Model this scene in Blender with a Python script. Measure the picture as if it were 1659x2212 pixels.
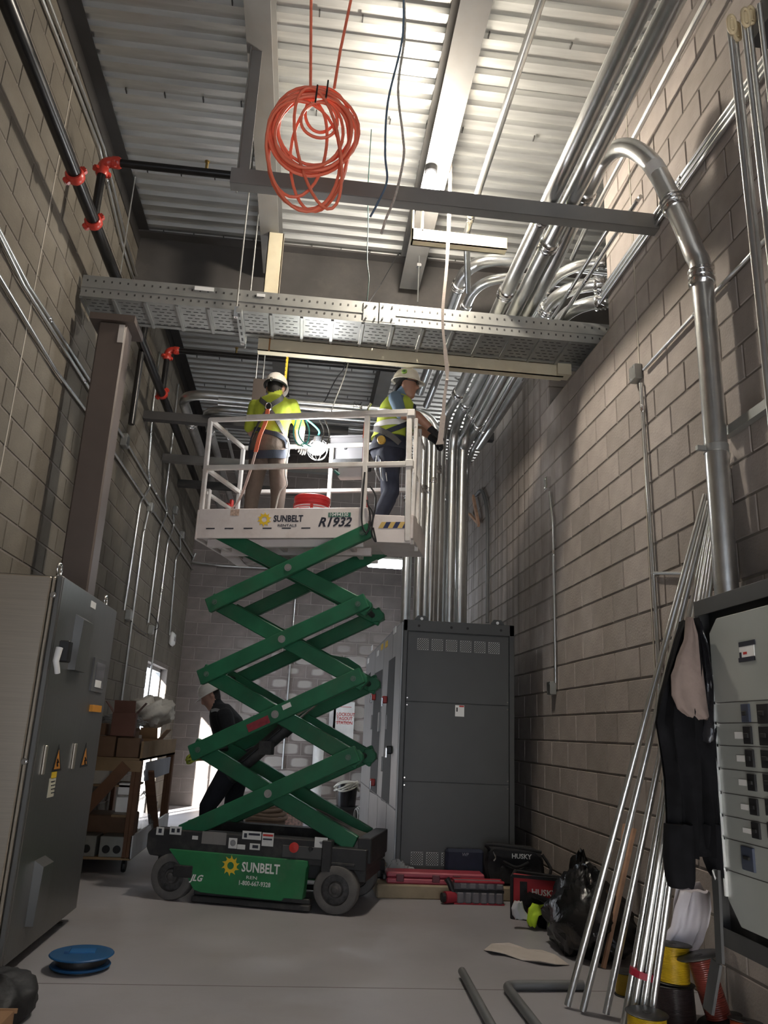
import bpy, bmesh, math, random
from mathutils import Vector, Matrix
random.seed(7)
for o in list(bpy.data.objects): bpy.data.objects.remove(o)
S = bpy.context.scene
COL = S.collection
V = Vector
# ---------------------------------------------------------------- camera
FPX, CX, CY, CAMH = 1680.0, 829.5, 1106.0, 1.22
yv = V((640-CX, 1575-CY, FPX)).normalized()
zv = V((1100-CX, -4900-CY, FPX)); zv = (zv - yv*zv.dot(yv)).normalized()
xv = yv.cross(zv)
CAMO = V((0, 0, CAMH))
row = [V((xv[i], yv[i], zv[i])) for i in range(3)]
cam_d = bpy.data.cameras.new('camera'); cam = bpy.data.objects.new('camera', cam_d); COL.objects.link(cam)
cam_d.sensor_fit = 'VERTICAL'; cam_d.sensor_height = 36; cam_d.lens = FPX/2212*36
cam_d.clip_start = 0.05
rx, ry, rz = row[0], -row[1], -row[2]
cam.matrix_world = Matrix(((rx.x, ry.x, rz.x, 0), (rx.y, ry.y, rz.y, 0), (rx.z, ry.z, rz.z, CAMH), (0, 0, 0, 1)))
S.camera = cam
# ---------------------------------------------------------------- world, sun, exposure
S.view_settings.view_transform = 'Standard'; S.view_settings.look = 'None'
S.view_settings.gamma = 1; S.view_settings.use_curve_mapping = False
S.view_settings.exposure = 0.36
W = bpy.data.worlds.new('sky'); S.world = W; W.use_nodes = True
W.node_tree.nodes['Background'].inputs[0].default_value = (0.78, 0.87, 1.0, 1)
W.node_tree.nodes['Background'].inputs[1].default_value = 3.6
sd = bpy.data.lights.new('sun', 'SUN'); sd.energy = 42; sd.angle = 0.02; sd.color = (1, .96, .9)
sun = bpy.data.objects.new('sun', sd); COL.objects.link(sun)
sun.rotation_euler = V((0.33, 0.90, -0.33)).to_track_quat('-Z', 'Y').to_euler()
# ---------------------------------------------------------------- helpers
def ray(px, py):
    c = (px-CX, py-CY, FPX)
    return row[0]*c[0] + row[1]*c[1] + row[2]*c[2]
def PX(px, py, x): w = ray(px, py); return CAMO + w*(x/w.x)
def PY(px, py, y): w = ray(px, py); return CAMO + w*(y/w.y)
def PZ(px, py, z): w = ray(px, py); return CAMO + w*((z-CAMH)/w.z)
def proj(p):
    d = V(p)-CAMO; c = [r.dot(d) for r in row]
    return (CX+FPX*c[0]/c[2], CY+FPX*c[1]/c[2], c[2])

MATS = {}
def mat(name, col, rough=.6, metal=0., var=.12, scale=6., bump=0., rnd=0., emit=0., dirt=None, dirt_amt=0., coord='Object', stretch=None, alpha=1., trans=0., spec=None, bscale=None):
    if name in MATS: return MATS[name]
    m = bpy.data.materials.new(name); m.use_nodes = True; nt = m.node_tree; N = nt.nodes; L = nt.links
    b = N['Principled BSDF']
    b.inputs['Roughness'].default_value = rough; b.inputs['Metallic'].default_value = metal
    if spec is not None: b.inputs['Specular IOR Level'].default_value = spec
    tc = N.new('ShaderNodeTexCoord'); mp = N.new('ShaderNodeMapping'); L.new(tc.outputs[coord], mp.inputs[0])
    if stretch: mp.inputs['Scale'].default_value = stretch
    nz = N.new('ShaderNodeTexNoise'); nz.inputs['Scale'].default_value = scale; nz.inputs['Detail'].default_value = 5
    L.new(mp.outputs[0], nz.inputs['Vector'])
    mr = N.new('ShaderNodeMapRange'); mr.inputs['From Min'].default_value = .25; mr.inputs['From Max'].default_value = .75
    mr.inputs['To Min'].default_value = 1-var; mr.inputs['To Max'].default_value = 1+var
    L.new(nz.outputs['Fac'], mr.inputs['Value'])
    hsv = N.new('ShaderNodeHueSaturation'); hsv.inputs['Color'].default_value = (*col, 1)
    val = mr.outputs[0]
    if rnd:
        oi = N.new('ShaderNodeObjectInfo'); r2 = N.new('ShaderNodeMapRange')
        r2.inputs['To Min'].default_value = 1-rnd; r2.inputs['To Max'].default_value = 1+rnd
        L.new(oi.outputs['Random'], r2.inputs['Value'])
        mu = N.new('ShaderNodeMath'); mu.operation = 'MULTIPLY'; L.new(val, mu.inputs[0]); L.new(r2.outputs[0], mu.inputs[1]); val = mu.outputs[0]
    L.new(val, hsv.inputs['Value'])
    out = hsv.outputs[0]
    if dirt:
        n2 = N.new('ShaderNodeTexNoise'); n2.inputs['Scale'].default_value = scale*.37; n2.inputs['Detail'].default_value = 8; n2.inputs['Roughness'].default_value = .7
        L.new(mp.outputs[0], n2.inputs['Vector'])
        cr = N.new('ShaderNodeMapRange'); cr.inputs['From Min'].default_value = .5; cr.inputs['From Max'].default_value = .72; cr.inputs['To Max'].default_value = dirt_amt
        L.new(n2.outputs['Fac'], cr.inputs['Value'])
        mx = N.new('ShaderNodeMix'); mx.data_type = 'RGBA'; L.new(cr.outputs[0], mx.inputs[0]); L.new(out, mx.inputs[6]); mx.inputs[7].default_value = (*dirt, 1)
        out = mx.outputs[2]
    L.new(out, b.inputs['Base Color'])
    if bump:
        bp = N.new('ShaderNodeBump'); bp.inputs['Strength'].default_value = bump; bp.inputs['Distance'].default_value = .01
        n3 = N.new('ShaderNodeTexNoise'); n3.inputs['Scale'].default_value = bscale or scale*6; n3.inputs['Detail'].default_value = 6; L.new(mp.outputs[0], n3.inputs['Vector'])
        L.new(n3.outputs['Fac'], bp.inputs['Height']); L.new(bp.outputs[0], b.inputs['Normal'])
    if emit:
        b.inputs['Emission Color'].default_value = (*col, 1); b.inputs['Emission Strength'].default_value = emit
    if alpha < 1: b.inputs['Alpha'].default_value = alpha
    if trans: b.inputs['Transmission Weight'].default_value = trans
    MATS[name] = m
    return m

class MB:
    def __init__(s): s.v = []; s.f = []; s.mi = []; s.cur = 0
    def add(s, vs, fs):
        n = len(s.v); s.v += [tuple(v) for v in vs]; s.f += [tuple(i+n for i in f) for f in fs]; s.mi += [s.cur]*len(fs); return s
    def box(s, x0, x1, y0, y1, z0, z1, M=None):
        vs = [V((x, y, z)) for x in (x0, x1) for y in (y0, y1) for z in (z0, z1)]
        if M: vs = [M @ v for v in vs]
        return s.add(vs, [(0, 1, 3, 2), (4, 6, 7, 5), (0, 4, 5, 1), (2, 3, 7, 6), (0, 2, 6, 4), (1, 5, 7, 3)])
    def bar(s, p, q, w, h, up=(0, 0, 1)):
        p = V(p); q = V(q); d = (q-p); L = d.length; d = d/L; up = V(up)
        if abs(d.dot(up)) > .98: up = V((0, 1, 0)) if abs(d.y) < .9 else V((1, 0, 0))
        a = d.cross(up).normalized(); b = a.cross(d)
        M = Matrix(((d.x, a.x, b.x, p.x), (d.y, a.y, b.y, p.y), (d.z, a.z, b.z, p.z), (0, 0, 0, 1)))
        return s.box(0, L, -w/2, w/2, -h/2, h/2, M)
    def tube(s, path, r, seg=10, caps=True, closed=False):
        path = [V(p) for p in path]; n = len(path); rs = r if isinstance(r, (list, tuple)) else [r]*n
        T = []
        for i in range(n):
            if closed: t = path[(i+1) % n]-path[i-1]
            else: t = path[min(i+1, n-1)]-path[max(i-1, 0)]
            T.append(t.normalized() if t.length > 1e-9 else V((0, 0, 1)))
        u = V((0, 0, 1)) if abs(T[0].z) < .9 else V((1, 0, 0))
        a = T[0].cross(u).normalized(); vs = []; fs = []
        for i in range(n):
            a = (a - T[i]*a.dot(T[i])); a = a.normalized() if a.length > 1e-6 else T[i].orthogonal().normalized()
            b = T[i].cross(a)
            for k in range(seg):
                g = 2*math.pi*k/seg; vs.append(path[i] + (a*math.cos(g)+b*math.sin(g))*rs[i])
        for i in range(n-1 if not closed else n):
            j = (i+1) % n
            for k in range(seg):
                k2 = (k+1) % seg; fs.append((i*seg+k, i*seg+k2, j*seg+k2, j*seg+k))
        if caps and not closed: fs += [tuple(range(seg-1, -1, -1)), tuple((n-1)*seg+k for k in range(seg))]
        return s.add(vs, fs)
    def cyl(s, p, q, r, seg=16, r2=None): return s.tube([p, q], [r, r if r2 is None else r2], seg)
    def lathe(s, prof, seg=24, M=None, cap=True):
        vs = []; fs = []
        for r, z in prof:
            for k in range(seg):
                g = 2*math.pi*k/seg; v = V((r*math.cos(g), r*math.sin(g), z)); vs.append(M @ v if M else v)
        for i in range(len(prof)-1):
            for k in range(seg):
                k2 = (k+1) % seg; fs.append((i*seg+k, i*seg+k2, (i+1)*seg+k2, (i+1)*seg+k))
        if cap: fs += [tuple(range(seg-1, -1, -1)), tuple((len(prof)-1)*seg+k for k in range(seg))]
        return s.add(vs, fs)
    def prism(s, poly, h0, h1, M=None):
        n = len(poly); vs = [V((x, y, h0)) for x, y in poly]+[V((x, y, h1)) for x, y in poly]
        if M: vs = [M @ v for v in vs]
        return s.add(vs, [tuple(range(n-1, -1, -1)), tuple(range(n, 2*n))]+[(i, (i+1) % n, n+(i+1) % n, n+i) for i in range(n)])
    def strip(s, path, wid, th, side):
        path = [V(p) for p in path]; n = len(path); vs = []; fs = []
        for i in range(n):
            sd = V(side[i]) if isinstance(side, list) else V(side); sd = sd.normalized()
            t = (path[min(i+1, n-1)]-path[max(i-1, 0)]).normalized(); nn = t.cross(sd).normalized()
            w = wid[i] if isinstance(wid, (list, tuple)) else wid
            vs += [path[i]+sd*w/2+nn*th/2, path[i]-sd*w/2+nn*th/2, path[i]-sd*w/2-nn*th/2, path[i]+sd*w/2-nn*th/2]
        for i in range(n-1):
            for k in range(4): fs.append((i*4+k, i*4+(k+1) % 4, i*4+4+(k+1) % 4, i*4+4+k))
        fs += [(3, 2, 1, 0), tuple((n-1)*4+k for k in range(4))]
        return s.add(vs, fs)
    def grid(s, fn, nu, nv, th=0):
        vs = [V(fn(i/nu, j/nv)) for i in range(nu+1) for j in range(nv+1)]
        fs = [(i*(nv+1)+j, (i+1)*(nv+1)+j, (i+1)*(nv+1)+j+1, i*(nv+1)+j+1) for i in range(nu) for j in range(nv)]
        return s.add(vs, fs)
    def mesh(s, name, smooth=None, bevel=0, solid=0):
        me = bpy.data.meshes.new(name); me.from_pydata(s.v, [], s.f)
        bm = bmesh.new(); bm.from_mesh(me)
        for f, m in zip(bm.faces, s.mi): f.material_index = m
        if solid:
            bmesh.ops.recalc_face_normals(bm, faces=bm.faces); bmesh.ops.solidify(bm, geom=list(bm.faces), thickness=solid)
        bmesh.ops.recalc_face_normals(bm, faces=bm.faces)
        if bevel: bmesh.ops.bevel(bm, geom=list(bm.edges), offset=bevel, segments=1, affect='EDGES', clamp_overlap=True)
        bm.to_mesh(me); bm.free()
        if smooth:
            me.polygons.foreach_set('use_smooth', [True]*len(me.polygons)); me.set_sharp_from_angle(angle=math.radians(smooth))
        return me
    def build(s, name, m, parent=None, smooth=None, bevel=0, solid=0):
        me = s.mesh(name, smooth, bevel, solid)
        for mm in (m if isinstance(m, (list, tuple)) else [m]): me.materials.append(mm)
        return link(name, me, parent)
def link(name, data, parent=None):
    o = bpy.data.objects.new(name, data); COL.objects.link(o)
    if parent: o.parent = parent
    return o
def tag(o, label, cat, group=None, kind=None):
    o['label'] = label; o['category'] = cat
    if group: o['group'] = group
    if kind: o['kind'] = kind
    return o
def empty(name, loc, rz=0, label=None, cat=None, group=None):
    o = link(name, None); o.location = loc; o.rotation_euler = (0, 0, rz); o.empty_display_size = .1
    if label: tag(o, label, cat, group)
    return o
def struct(o): o['kind'] = 'structure'; return o
def smooth(pts, n=8):
    pts = [V(p) for p in pts]; P = [pts[0]*2-pts[1]]+pts+[pts[-1]*2-pts[-2]]; out = []
    for i in range(1, len(P)-2):
        a, b, c, d = P[i-1:i+3]
        for k in range(n):
            t = k/n; out.append(.5*((2*b)+(c-a)*t+(2*a-5*b+4*c-d)*t*t+(3*b-a-3*c+d)*t**3))
    return out+[pts[-1]]
def bend(pts, r, n=8):
    """polyline with rounded corners of radius r"""
    pts = [V(p) for p in pts]; out = [pts[0]]
    for i in range(1, len(pts)-1):
        a, b, c = pts[i-1], pts[i], pts[i+1]; d1 = (a-b).normalized(); d2 = (c-b).normalized()
        ang = d1.angle(d2)
        rr = r[i-1] if isinstance(r, (list, tuple)) else r
        t = min(rr/max(math.tan(ang/2), .05), (a-b).length*.95, (c-b).length*.95); p0 = b+d1*t; p1 = b+d2*t
        for k in range(n+1):
            s = k/n; out.append(p0*(1-s)**2+b*2*s*(1-s)+p1*s*s)
    return out+[pts[-1]]
RX90 = Matrix.Rotation(math.pi/2, 4, 'X')
def text(name, body, size, m, parent, M, extrude=.0006, bold=0, shear=0, sx=1, align='LEFT'):
    cu = bpy.data.curves.new('lettering', 'FONT'); cu.body = body; cu.size = size; cu.extrude = extrude; cu.offset = bold*size; cu.shear = shear; cu.align_x = align; cu.resolution_u = 2
    t = bpy.data.objects.new('tmp', cu); COL.objects.link(t)
    bpy.context.view_layer.update()
    me = bpy.data.meshes.new_from_object(t.evaluated_get(bpy.context.evaluated_depsgraph_get()))
    bpy.data.objects.remove(t); me.materials.clear(); me.materials.append(m)
    me.transform(M @ Matrix.Diagonal((sx, 1, 1, 1)))
    return link(name, me, parent)
def Tm(x, y, z): return Matrix.Translation((x, y, z))
# ---------------------------------------------------------------- materials
STEEL = mat('grey primer steel', (.205, .20, .19), .55, .2, .15, 3, dirt=(.2, .13, .08), dirt_amt=.25)
DARKST = mat('dark steel', (.05, .047, .045), .55, .1, .2, 3)
COLST = mat('brown primer steel', (.095, .073, .062), .5, .1, .12, 4)
CREAM = mat('cream painted steel', (.56, .50, .36), .55, 0, .1, 5, dirt=(.35, .18, .06), dirt_amt=.25)
GALV = mat('galvanised steel', (.62, .63, .62), .34, .95, .12, 9, bump=.06)
GALVD = mat('galvanised tray', (.33, .33, .31), .5, .6, .12, 7, rnd=.06)
DECK = mat('galvanised deck', (.60, .60, .58), .40, .78, .18, 5, rnd=.06, stretch=(.4, 3, 3))
EMT = mat('bright conduit steel', (.70, .71, .70), .3, .97, .1, 12, bump=.08)
CHROME = mat('coupling zinc', (.80, .80, .80), .16, 1, .08, 12)
WHITE = mat('white paint', (.72, .70, .66), .5, 0, .06, 8, dirt=(.4, .3, .22), dirt_amt=.3)
OFFW = mat('white plastic', (.8, .8, .78), .45)
BLACK = mat('black plastic', (.012, .012, .013), .5, 0, .2)
BLACKF = mat('black fabric', (.012, .012, .014), .85, 0, .3, 20, bump=.3)
RED = mat('red paint', (.50, .035, .028), .4)
BLKPIPE = mat('black steel pipe', (.015, .014, .014), .3, .3, .3, 14)
# ================================================================ structure
XL, XR, YB, ZC, YF = -1.94, 2.16, 13.1, 6.0, -4.4
MORT = mat('mortar', (.19, .165, .145), .95, 0, .15, 8, bump=.3)
def block_mat(name, col, patches=False):
    m = mat(name, col, .92, 0, .16, 5., bump=.35, rnd=.13, bscale=70)
    nt = m.node_tree; N = nt.nodes; L = nt.links; b = N['Principled BSDF']
    if patches:   # efflorescence: one pale bloom in the middle of many blocks
        src = b.inputs['Base Color'].links[0].from_socket
        tc = N.new('ShaderNodeTexCoord'); mp = N.new('ShaderNodeMapping'); mp.inputs['Location'].default_value = (-.5*2.1, -.5, -.5*2.1); mp.inputs['Scale'].default_value = (2.1, 1, 2.1)
        L.new(tc.outputs['Generated'], mp.inputs[0])
        nz = N.new('ShaderNodeTexNoise'); nz.inputs['Scale'].default_value = 3; L.new(tc.outputs['Object'], nz.inputs['Vector'])
        ln = N.new('ShaderNodeVectorMath'); ln.operation = 'LENGTH'
        sq = N.new('ShaderNodeVectorMath'); sq.operation = 'MULTIPLY'; L.new(mp.outputs[0], sq.inputs[0]); L.new(mp.outputs[0], sq.inputs[1]); sep = N.new('ShaderNodeSeparateXYZ'); L.new(sq.outputs[0], sep.inputs[0]); cmb = N.new('ShaderNodeCombineXYZ')
        L.new(sep.outputs[0], cmb.inputs[0]); L.new(sep.outputs[2], cmb.inputs[2]); L.new(cmb.outputs[0], ln.inputs[0])
        oi = N.new('ShaderNodeObjectInfo')
        ad = N.new('ShaderNodeMath'); ad.operation = 'ADD'; L.new(ln.outputs['Value'], ad.inputs[0]); L.new(oi.outputs['Random'], ad.inputs[1])
        a2 = N.new('ShaderNodeMath'); a2.operation = 'ADD'; L.new(ad.outputs[0], a2.inputs[0]); L.new(nz.outputs['Fac'], a2.inputs[1])
        mr = N.new('ShaderNodeMapRange'); mr.inputs['From Min'].default_value = 1.72; mr.inputs['From Max'].default_value = 1.46; L.new(a2.outputs[0], mr.inputs['Value'])
        ge = N.new('ShaderNodeNewGeometry'); sp = N.new('ShaderNodeSeparateXYZ'); L.new(ge.outputs['Position'], sp.inputs[0])
        mk = N.new('ShaderNodeMapRange'); mk.inputs['From Min'].default_value = -1.3; mk.inputs['From Max'].default_value = -.5; mk.inputs['To Max'].default_value = .75; L.new(sp.outputs[0], mk.inputs['Value'])
        mu = N.new('ShaderNodeMath'); mu.operation = 'MULTIPLY'; L.new(mr.outputs[0], mu.inputs[0]); L.new(mk.outputs[0], mu.inputs[1])
        mz = N.new('ShaderNodeMapRange'); mz.inputs['From Min'].default_value = 2.9; mz.inputs['From Max'].default_value = 2.2; L.new(sp.outputs[2], mz.inputs['Value'])
        m2 = N.new('ShaderNodeMath'); m2.operation = 'MULTIPLY'; L.new(mu.outputs[0], m2.inputs[0]); L.new(mz.outputs[0], m2.inputs[1])
        mx = N.new('ShaderNodeMix'); mx.data_type = 'RGBA'; L.new(m2.outputs[0], mx.inputs[0]); L.new(src, mx.inputs[6]); mx.inputs[7].default_value = (.50, .47, .44, 1)
        L.new(mx.outputs[2], b.inputs['Base Color'])
    return m
BLK = block_mat('concrete block', (.325, .285, .258))
def streaks(m):   # riser shadows painted into the colour, with rust stains, far right wall
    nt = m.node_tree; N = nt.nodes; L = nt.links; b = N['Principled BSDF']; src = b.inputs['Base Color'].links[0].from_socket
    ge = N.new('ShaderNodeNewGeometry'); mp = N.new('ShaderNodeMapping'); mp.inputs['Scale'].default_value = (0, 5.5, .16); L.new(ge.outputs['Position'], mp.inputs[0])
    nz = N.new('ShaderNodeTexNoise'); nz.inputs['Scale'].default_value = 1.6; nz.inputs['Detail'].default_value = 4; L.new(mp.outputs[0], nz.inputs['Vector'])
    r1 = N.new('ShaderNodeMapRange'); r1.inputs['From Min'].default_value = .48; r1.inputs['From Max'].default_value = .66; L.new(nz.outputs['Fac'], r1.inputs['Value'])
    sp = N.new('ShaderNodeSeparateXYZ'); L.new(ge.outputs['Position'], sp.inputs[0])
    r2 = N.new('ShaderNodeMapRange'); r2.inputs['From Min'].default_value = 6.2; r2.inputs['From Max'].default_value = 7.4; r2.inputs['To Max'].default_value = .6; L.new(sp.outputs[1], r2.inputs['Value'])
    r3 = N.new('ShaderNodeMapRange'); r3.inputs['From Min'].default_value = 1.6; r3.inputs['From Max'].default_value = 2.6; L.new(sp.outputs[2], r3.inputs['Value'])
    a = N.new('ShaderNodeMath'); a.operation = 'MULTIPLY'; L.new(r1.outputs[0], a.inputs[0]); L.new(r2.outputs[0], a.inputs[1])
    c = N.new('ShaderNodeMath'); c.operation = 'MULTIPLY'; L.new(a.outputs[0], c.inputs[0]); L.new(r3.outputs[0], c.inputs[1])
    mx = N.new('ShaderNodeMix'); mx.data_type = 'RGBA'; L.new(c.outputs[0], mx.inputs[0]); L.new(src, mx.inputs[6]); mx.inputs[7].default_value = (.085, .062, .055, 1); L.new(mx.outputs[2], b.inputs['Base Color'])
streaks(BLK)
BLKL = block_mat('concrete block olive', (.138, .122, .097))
BLKB = block_mat('concrete block bloomed', (.20, .172, .16), True)
# floor
FLOORM = mat('trowelled concrete', (.325, .315, .33), .5, 0, .14, 1.3, bump=.04, dirt=(.24, .21, .18), dirt_amt=.55, bscale=60)
fl = struct(MB().box(XL-.3, 6.2, YF, YB+.3, -.2, 0).build('floor', FLOORM))
MB().box(XL, XR, 4.335, 4.341, -.001, .0006).build('saw_cut_joint', mat('joint', (.14, .12, .11), .9), fl)
BLKMESH = {}
def block_mesh(l, h, axis, material):
    """chamfered block, face towards -n; local: along=x, out=-y, up=z"""
    key = (round(l, 3), round(h, 3), axis, material.name)
    if key in BLKMESH: return BLKMESH[key]
    c = .006; d = .012; m = MB()
    vs = [(0, d, 0), (l, d, 0), (l, d, h), (0, d, h), (c*.4, c, c*.4), (l-c*.4, c, c*.4), (l-c*.4, c, h-c*.4), (c*.4, c, h-c*.4), (c, 0, c), (l-c, 0, c), (l-c, 0, h-c), (c, 0, h-c)]
    fs = [(0, 1, 5, 4), (1, 2, 6, 5), (2, 3, 7, 6), (3, 0, 4, 7), (4, 5, 9, 8), (5, 6, 10, 9), (6, 7, 11, 10), (7, 4, 8, 11), (8, 9, 10, 11)]
    R = {'back': Matrix(), 'right': Matrix.Rotation(-math.pi/2, 4, 'Z'), 'left': Matrix.Rotation(math.pi/2, 4, 'Z')}[axis]
    m.add([R @ V(v) for v in vs], fs)
    BLKMESH[key] = m.mesh('block'); return BLKMESH[key]
def lay_blocks(wall, axis, plane, a0, a1, ztop, holes, material, limit=300, z0=0.0):
    """running bond courses; each block one child, the farthest/out-of-frame ones joined"""
    cl, ch, j = .4064, .2032, .009; items = []
    for r in range(int((ztop-z0)/ch)+1):
        zb = z0+r*ch; zt = min(zb+ch, ztop)
        if zt-zb < .05: continue
        a = a0-cl+(r % 2)*cl/2
        while a < a1:
            segs = [(max(a, a0), min(a+cl, a1))]
            for (h0, h1, hz0, hz1) in holes:
                if hz0 < (zb+zt)/2 < hz1:
                    ns = []
                    for s0, s1 in segs:
                        if s1 <= h0 or s0 >= h1: ns.append((s0, s1)); continue
                        if s0 < h0: ns.append((s0, h0))
                        if s1 > h1: ns.append((h1, s1))
                    segs = ns
            for s0, s1 in segs:
                if s1-s0 > .05: items.append((s0, s1, zb, zt))
            a += cl
    def pos(s0, s1, zb):
        if axis == 'back': return V((s0+j/2, plane, zb+j/2))
        if axis == 'right': return V((plane, s1-j/2, zb+j/2))
        return V((plane, s0+j/2, zb+j/2))
    def key(it):
        c = pos((it[0]+it[1])/2, (it[0]+it[1])/2, (it[2]+it[3])/2); u, v, d = proj(c)
        vis = d > .3 and -60 < u < 1720 and -60 < v < 2270
        return (0 if vis else 1, d if d > 0 else 50)
    items.sort(key=key)
    rest = MB()
    for i, (s0, s1, zb, zt) in enumerate(items):
        me = block_mesh(s1-s0-j, zt-zb-j, axis, material); p = pos(s0, s1, zb)
        if i < limit:
            if not me.materials: me.materials.append(material)
            o = link('block', me, wall); o.location = p
        else: rest.add([v.co+p for v in me.vertices], [tuple(f.vertices) for f in me.polygons])
    if rest.v:
        o = rest.build('block_field', material, wall); o['kind'] = 'stuff'
# wall_right: full height near, an opening above a sill, lower wall beyond
JY0, JY1, SILL, TOP2 = 5.14, 6.63, 4.27, 4.78
m = MB(); b = .006
m.box(XR+b, XR+.30, YF, JY0, 0, ZC+.1); m.box(XR+b, XR+.30, JY0, JY1, 0, SILL); m.box(XR+b, XR+.30, JY1, YB, 0, TOP2)
wr = struct(m.build('wall_right', MORT))
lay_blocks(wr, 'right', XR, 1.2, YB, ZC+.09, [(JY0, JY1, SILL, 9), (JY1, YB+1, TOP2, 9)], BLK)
# jamb ends of the opening, block faces towards the camera
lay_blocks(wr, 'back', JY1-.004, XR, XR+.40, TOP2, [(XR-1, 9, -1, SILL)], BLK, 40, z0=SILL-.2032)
# left wall with the daylit door opening
DY0, DY1, DZ = 10.35, 11.95, 1.98
m = MB(); m.box(XL-.20, XL-b, YF, DY0, 0, ZC+.1); m.box(XL-.20, XL-b, DY1, YB, 0, ZC+.1); m.box(XL-.20, XL-b, DY0, DY1, DZ, ZC+.1)
wl = struct(m.build('wall_left', MORT))
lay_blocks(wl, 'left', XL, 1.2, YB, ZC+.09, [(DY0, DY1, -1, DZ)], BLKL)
m = MB(); m.box(XL-.30, 6.2, YB+b, YB+.3, 0, ZC+.1)
wb = struct(m.build('wall_back', mat('pale mortar', (.30, .265, .245), .95, 0, .15, 8)))
lay_blocks(wb, 'back', YB, XL, 6.0, ZC+.09, [], BLKB)
m = MB(); m.box(XL-.3, -1.6, YF-.3, YF, 0, ZC+.2); m.box(1.8, 2.46, YF-.3, YF, 0, ZC+.2); m.box(-1.6, 1.8, YF-.3, YF, 2.6, ZC+.2)
struct(m.build('wall_front', MORT))
struct(MB().box(6.0, 6.2, JY0-3, YB, 0, ZC+.1).build('wall_neighbour', MORT))
struct(MB().box(XR+.3, 6.2, JY0-3.2, JY0-3, 0, ZC+.1).build('wall_partition', MORT))
# caulked movement joints
CAULK = mat('caulk', (.42, .38, .32), .8)
for w_, x_, (p1, p2), s_ in ((wr, XR-.002, ((1366, 330), (1410, 1560)), 1), (wl, XL+.002, ((57, 700), (4, 1010)), -1)):
    a = PX(*p1, x_); c = PX(*p2, x_); yy = (a.y+c.y)/2
    MB().box(x_-.002, x_+.002, yy-.006, yy+.006, 0.0, ZC).build('movement_joint', CAULK, w_)
# door frame in the left wall
m = MB(); 
for y0, y1, z0, z1 in ((DY0, DY0+.05, 0, DZ), (DY1-.05, DY1, 0, DZ), (DY0, DY1, DZ-.05, DZ)): m.box(XL-.18, XL-.10, y0, y1, z0, z1)
d1 = struct(m.build('door_1', mat('door frame', (.45, .45, .44), .5)))
m = MB(); m.box(XL-.19, XL-.15, DY0+.04, DY0+.10, .02, DZ-.05); m.box(XL-.19, XL-.15, DY0+.55, DY0+.60, .02, DZ-.05); m.build('door_stile', mat('door stile', (.5, .5, .5), .5), d1)
# ---------------------------------------------------------------- deck ceiling
ce = struct(MB().box(XL-.3, 6.2, YF, YB+.3, ZC+.06, ZC+.2).build('ceiling', DARKST))
def deck_mesh(x0, x1):
    pit = .1524; prof = []
    for k in range(6):
        y = k*pit
        prof += [(y, .04), (y+.050, .04), (y+.064, 0), (y+.112, 0), (y+.128, .04)]
    prof.append((6*pit, .04))
    m = MB(); vs = []; fs = []
    for x in (x0, x1): vs += [(x, y, z) for y, z in prof]
    n = len(prof)
    fs = [(i, i+1, n+i+1, n+i) for i in range(n-1)]
    m.add(vs, fs); me = m.mesh('deck_panel', solid=.0015); me.materials.append(DECK); return me
GXL, GXR = -.57, .80
for x0, x1 in ((XL+.02, GXL-.002), (GXL+.002, GXR-.002), (GXR+.002, 6.0)):
    me = deck_mesh(x0, x1); y = 0.6
    while y < YB-.05:
        o = link('deck_panel', me, ce); o.location = (0, y, ZC); y += .9144
# screws and side-lap clinches of the deck
m = MB()
for y in [0.6+.9144*k+.02 for k in range(3, 13)]:
    for x in [XL+.25+.3*k for k in range(14)]:
        m.box(x-.004, x+.004, y-.004, y+.05, ZC-.001, ZC+.02)
m.build('deck_clinch', DARKST, ce)['kind'] = 'stuff'
# wall ledger angles under the deck
for nm, x0, x1 in (('trim_1', XL-.002, XL+.11), ('trim_2', XR-.07, XR+.002)):
    y1 = YB if nm == 'trim_1' else JY0
    m = MB(); m.box(min(x0, x1), max(x0, x1), 1.0, y1, ZC-.012, ZC); xx = x0 if nm == 'trim_1' else x1-.012
    m.box(xx, xx+.012, 1.0, y1, ZC-.16, ZC); struct(m.build(nm, DARKST))
# ---------------------------------------------------------------- steel members
def ibeam(m, p, q, depth, fw, tf=.014, tw=.010):
    """p,q = centre of the bottom face"""
    p = V(p); q = V(q); up = V((0, 0, 1))
    m.bar(p+up*tf/2, q+up*tf/2, fw, tf); m.bar(p+up*(depth-tf/2), q+up*(depth-tf/2), fw, tf); m.bar(p+up*depth/2, q+up*depth/2, tw, depth-2*tf)
tag(_ := (lambda m: (ibeam(m, (GXL, 1.0, 5.62), (GXL, 6.99, 5.62), .372, .17), m.build('steel_girder', STEEL))[1])(MB()), 'grey steel I-beam under the deck above the orange cord coil', 'beam', 'roof beams')
tag(_ := (lambda m: (ibeam(m, (GXR-.04, 1.0, 5.60), (GXR+.03, 6.99, 5.60), .392, .20), m.build('steel_girder', STEEL))[1])(MB()), 'grey steel I-beam under the deck beside the glaring ceiling lamp', 'beam', 'roof beams')
tag(_ := (lambda m: (ibeam(m, (GXL+.03, 7.26, 5.64), (GXL+.03, YB, 5.64), .352, .17), m.build('steel_girder', STEEL))[1])(MB()), 'far grey roof beam above the worker seen from behind', 'beam', 'roof beams')
tag(_ := (lambda m: (ibeam(m, (GXR+.03, 7.26, 5.64), (GXR+.03, YB, 5.64), .352, .17), m.build('steel_girder', STEEL))[1])(MB()), 'far grey roof beam above the worker with the round helmet sticker', 'beam', 'roof beams')
m = MB(); ibeam(m, (XL, 7.12, 5.34), (6.0, 7.12, 5.34), .65, .24, .02, .014)
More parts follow.
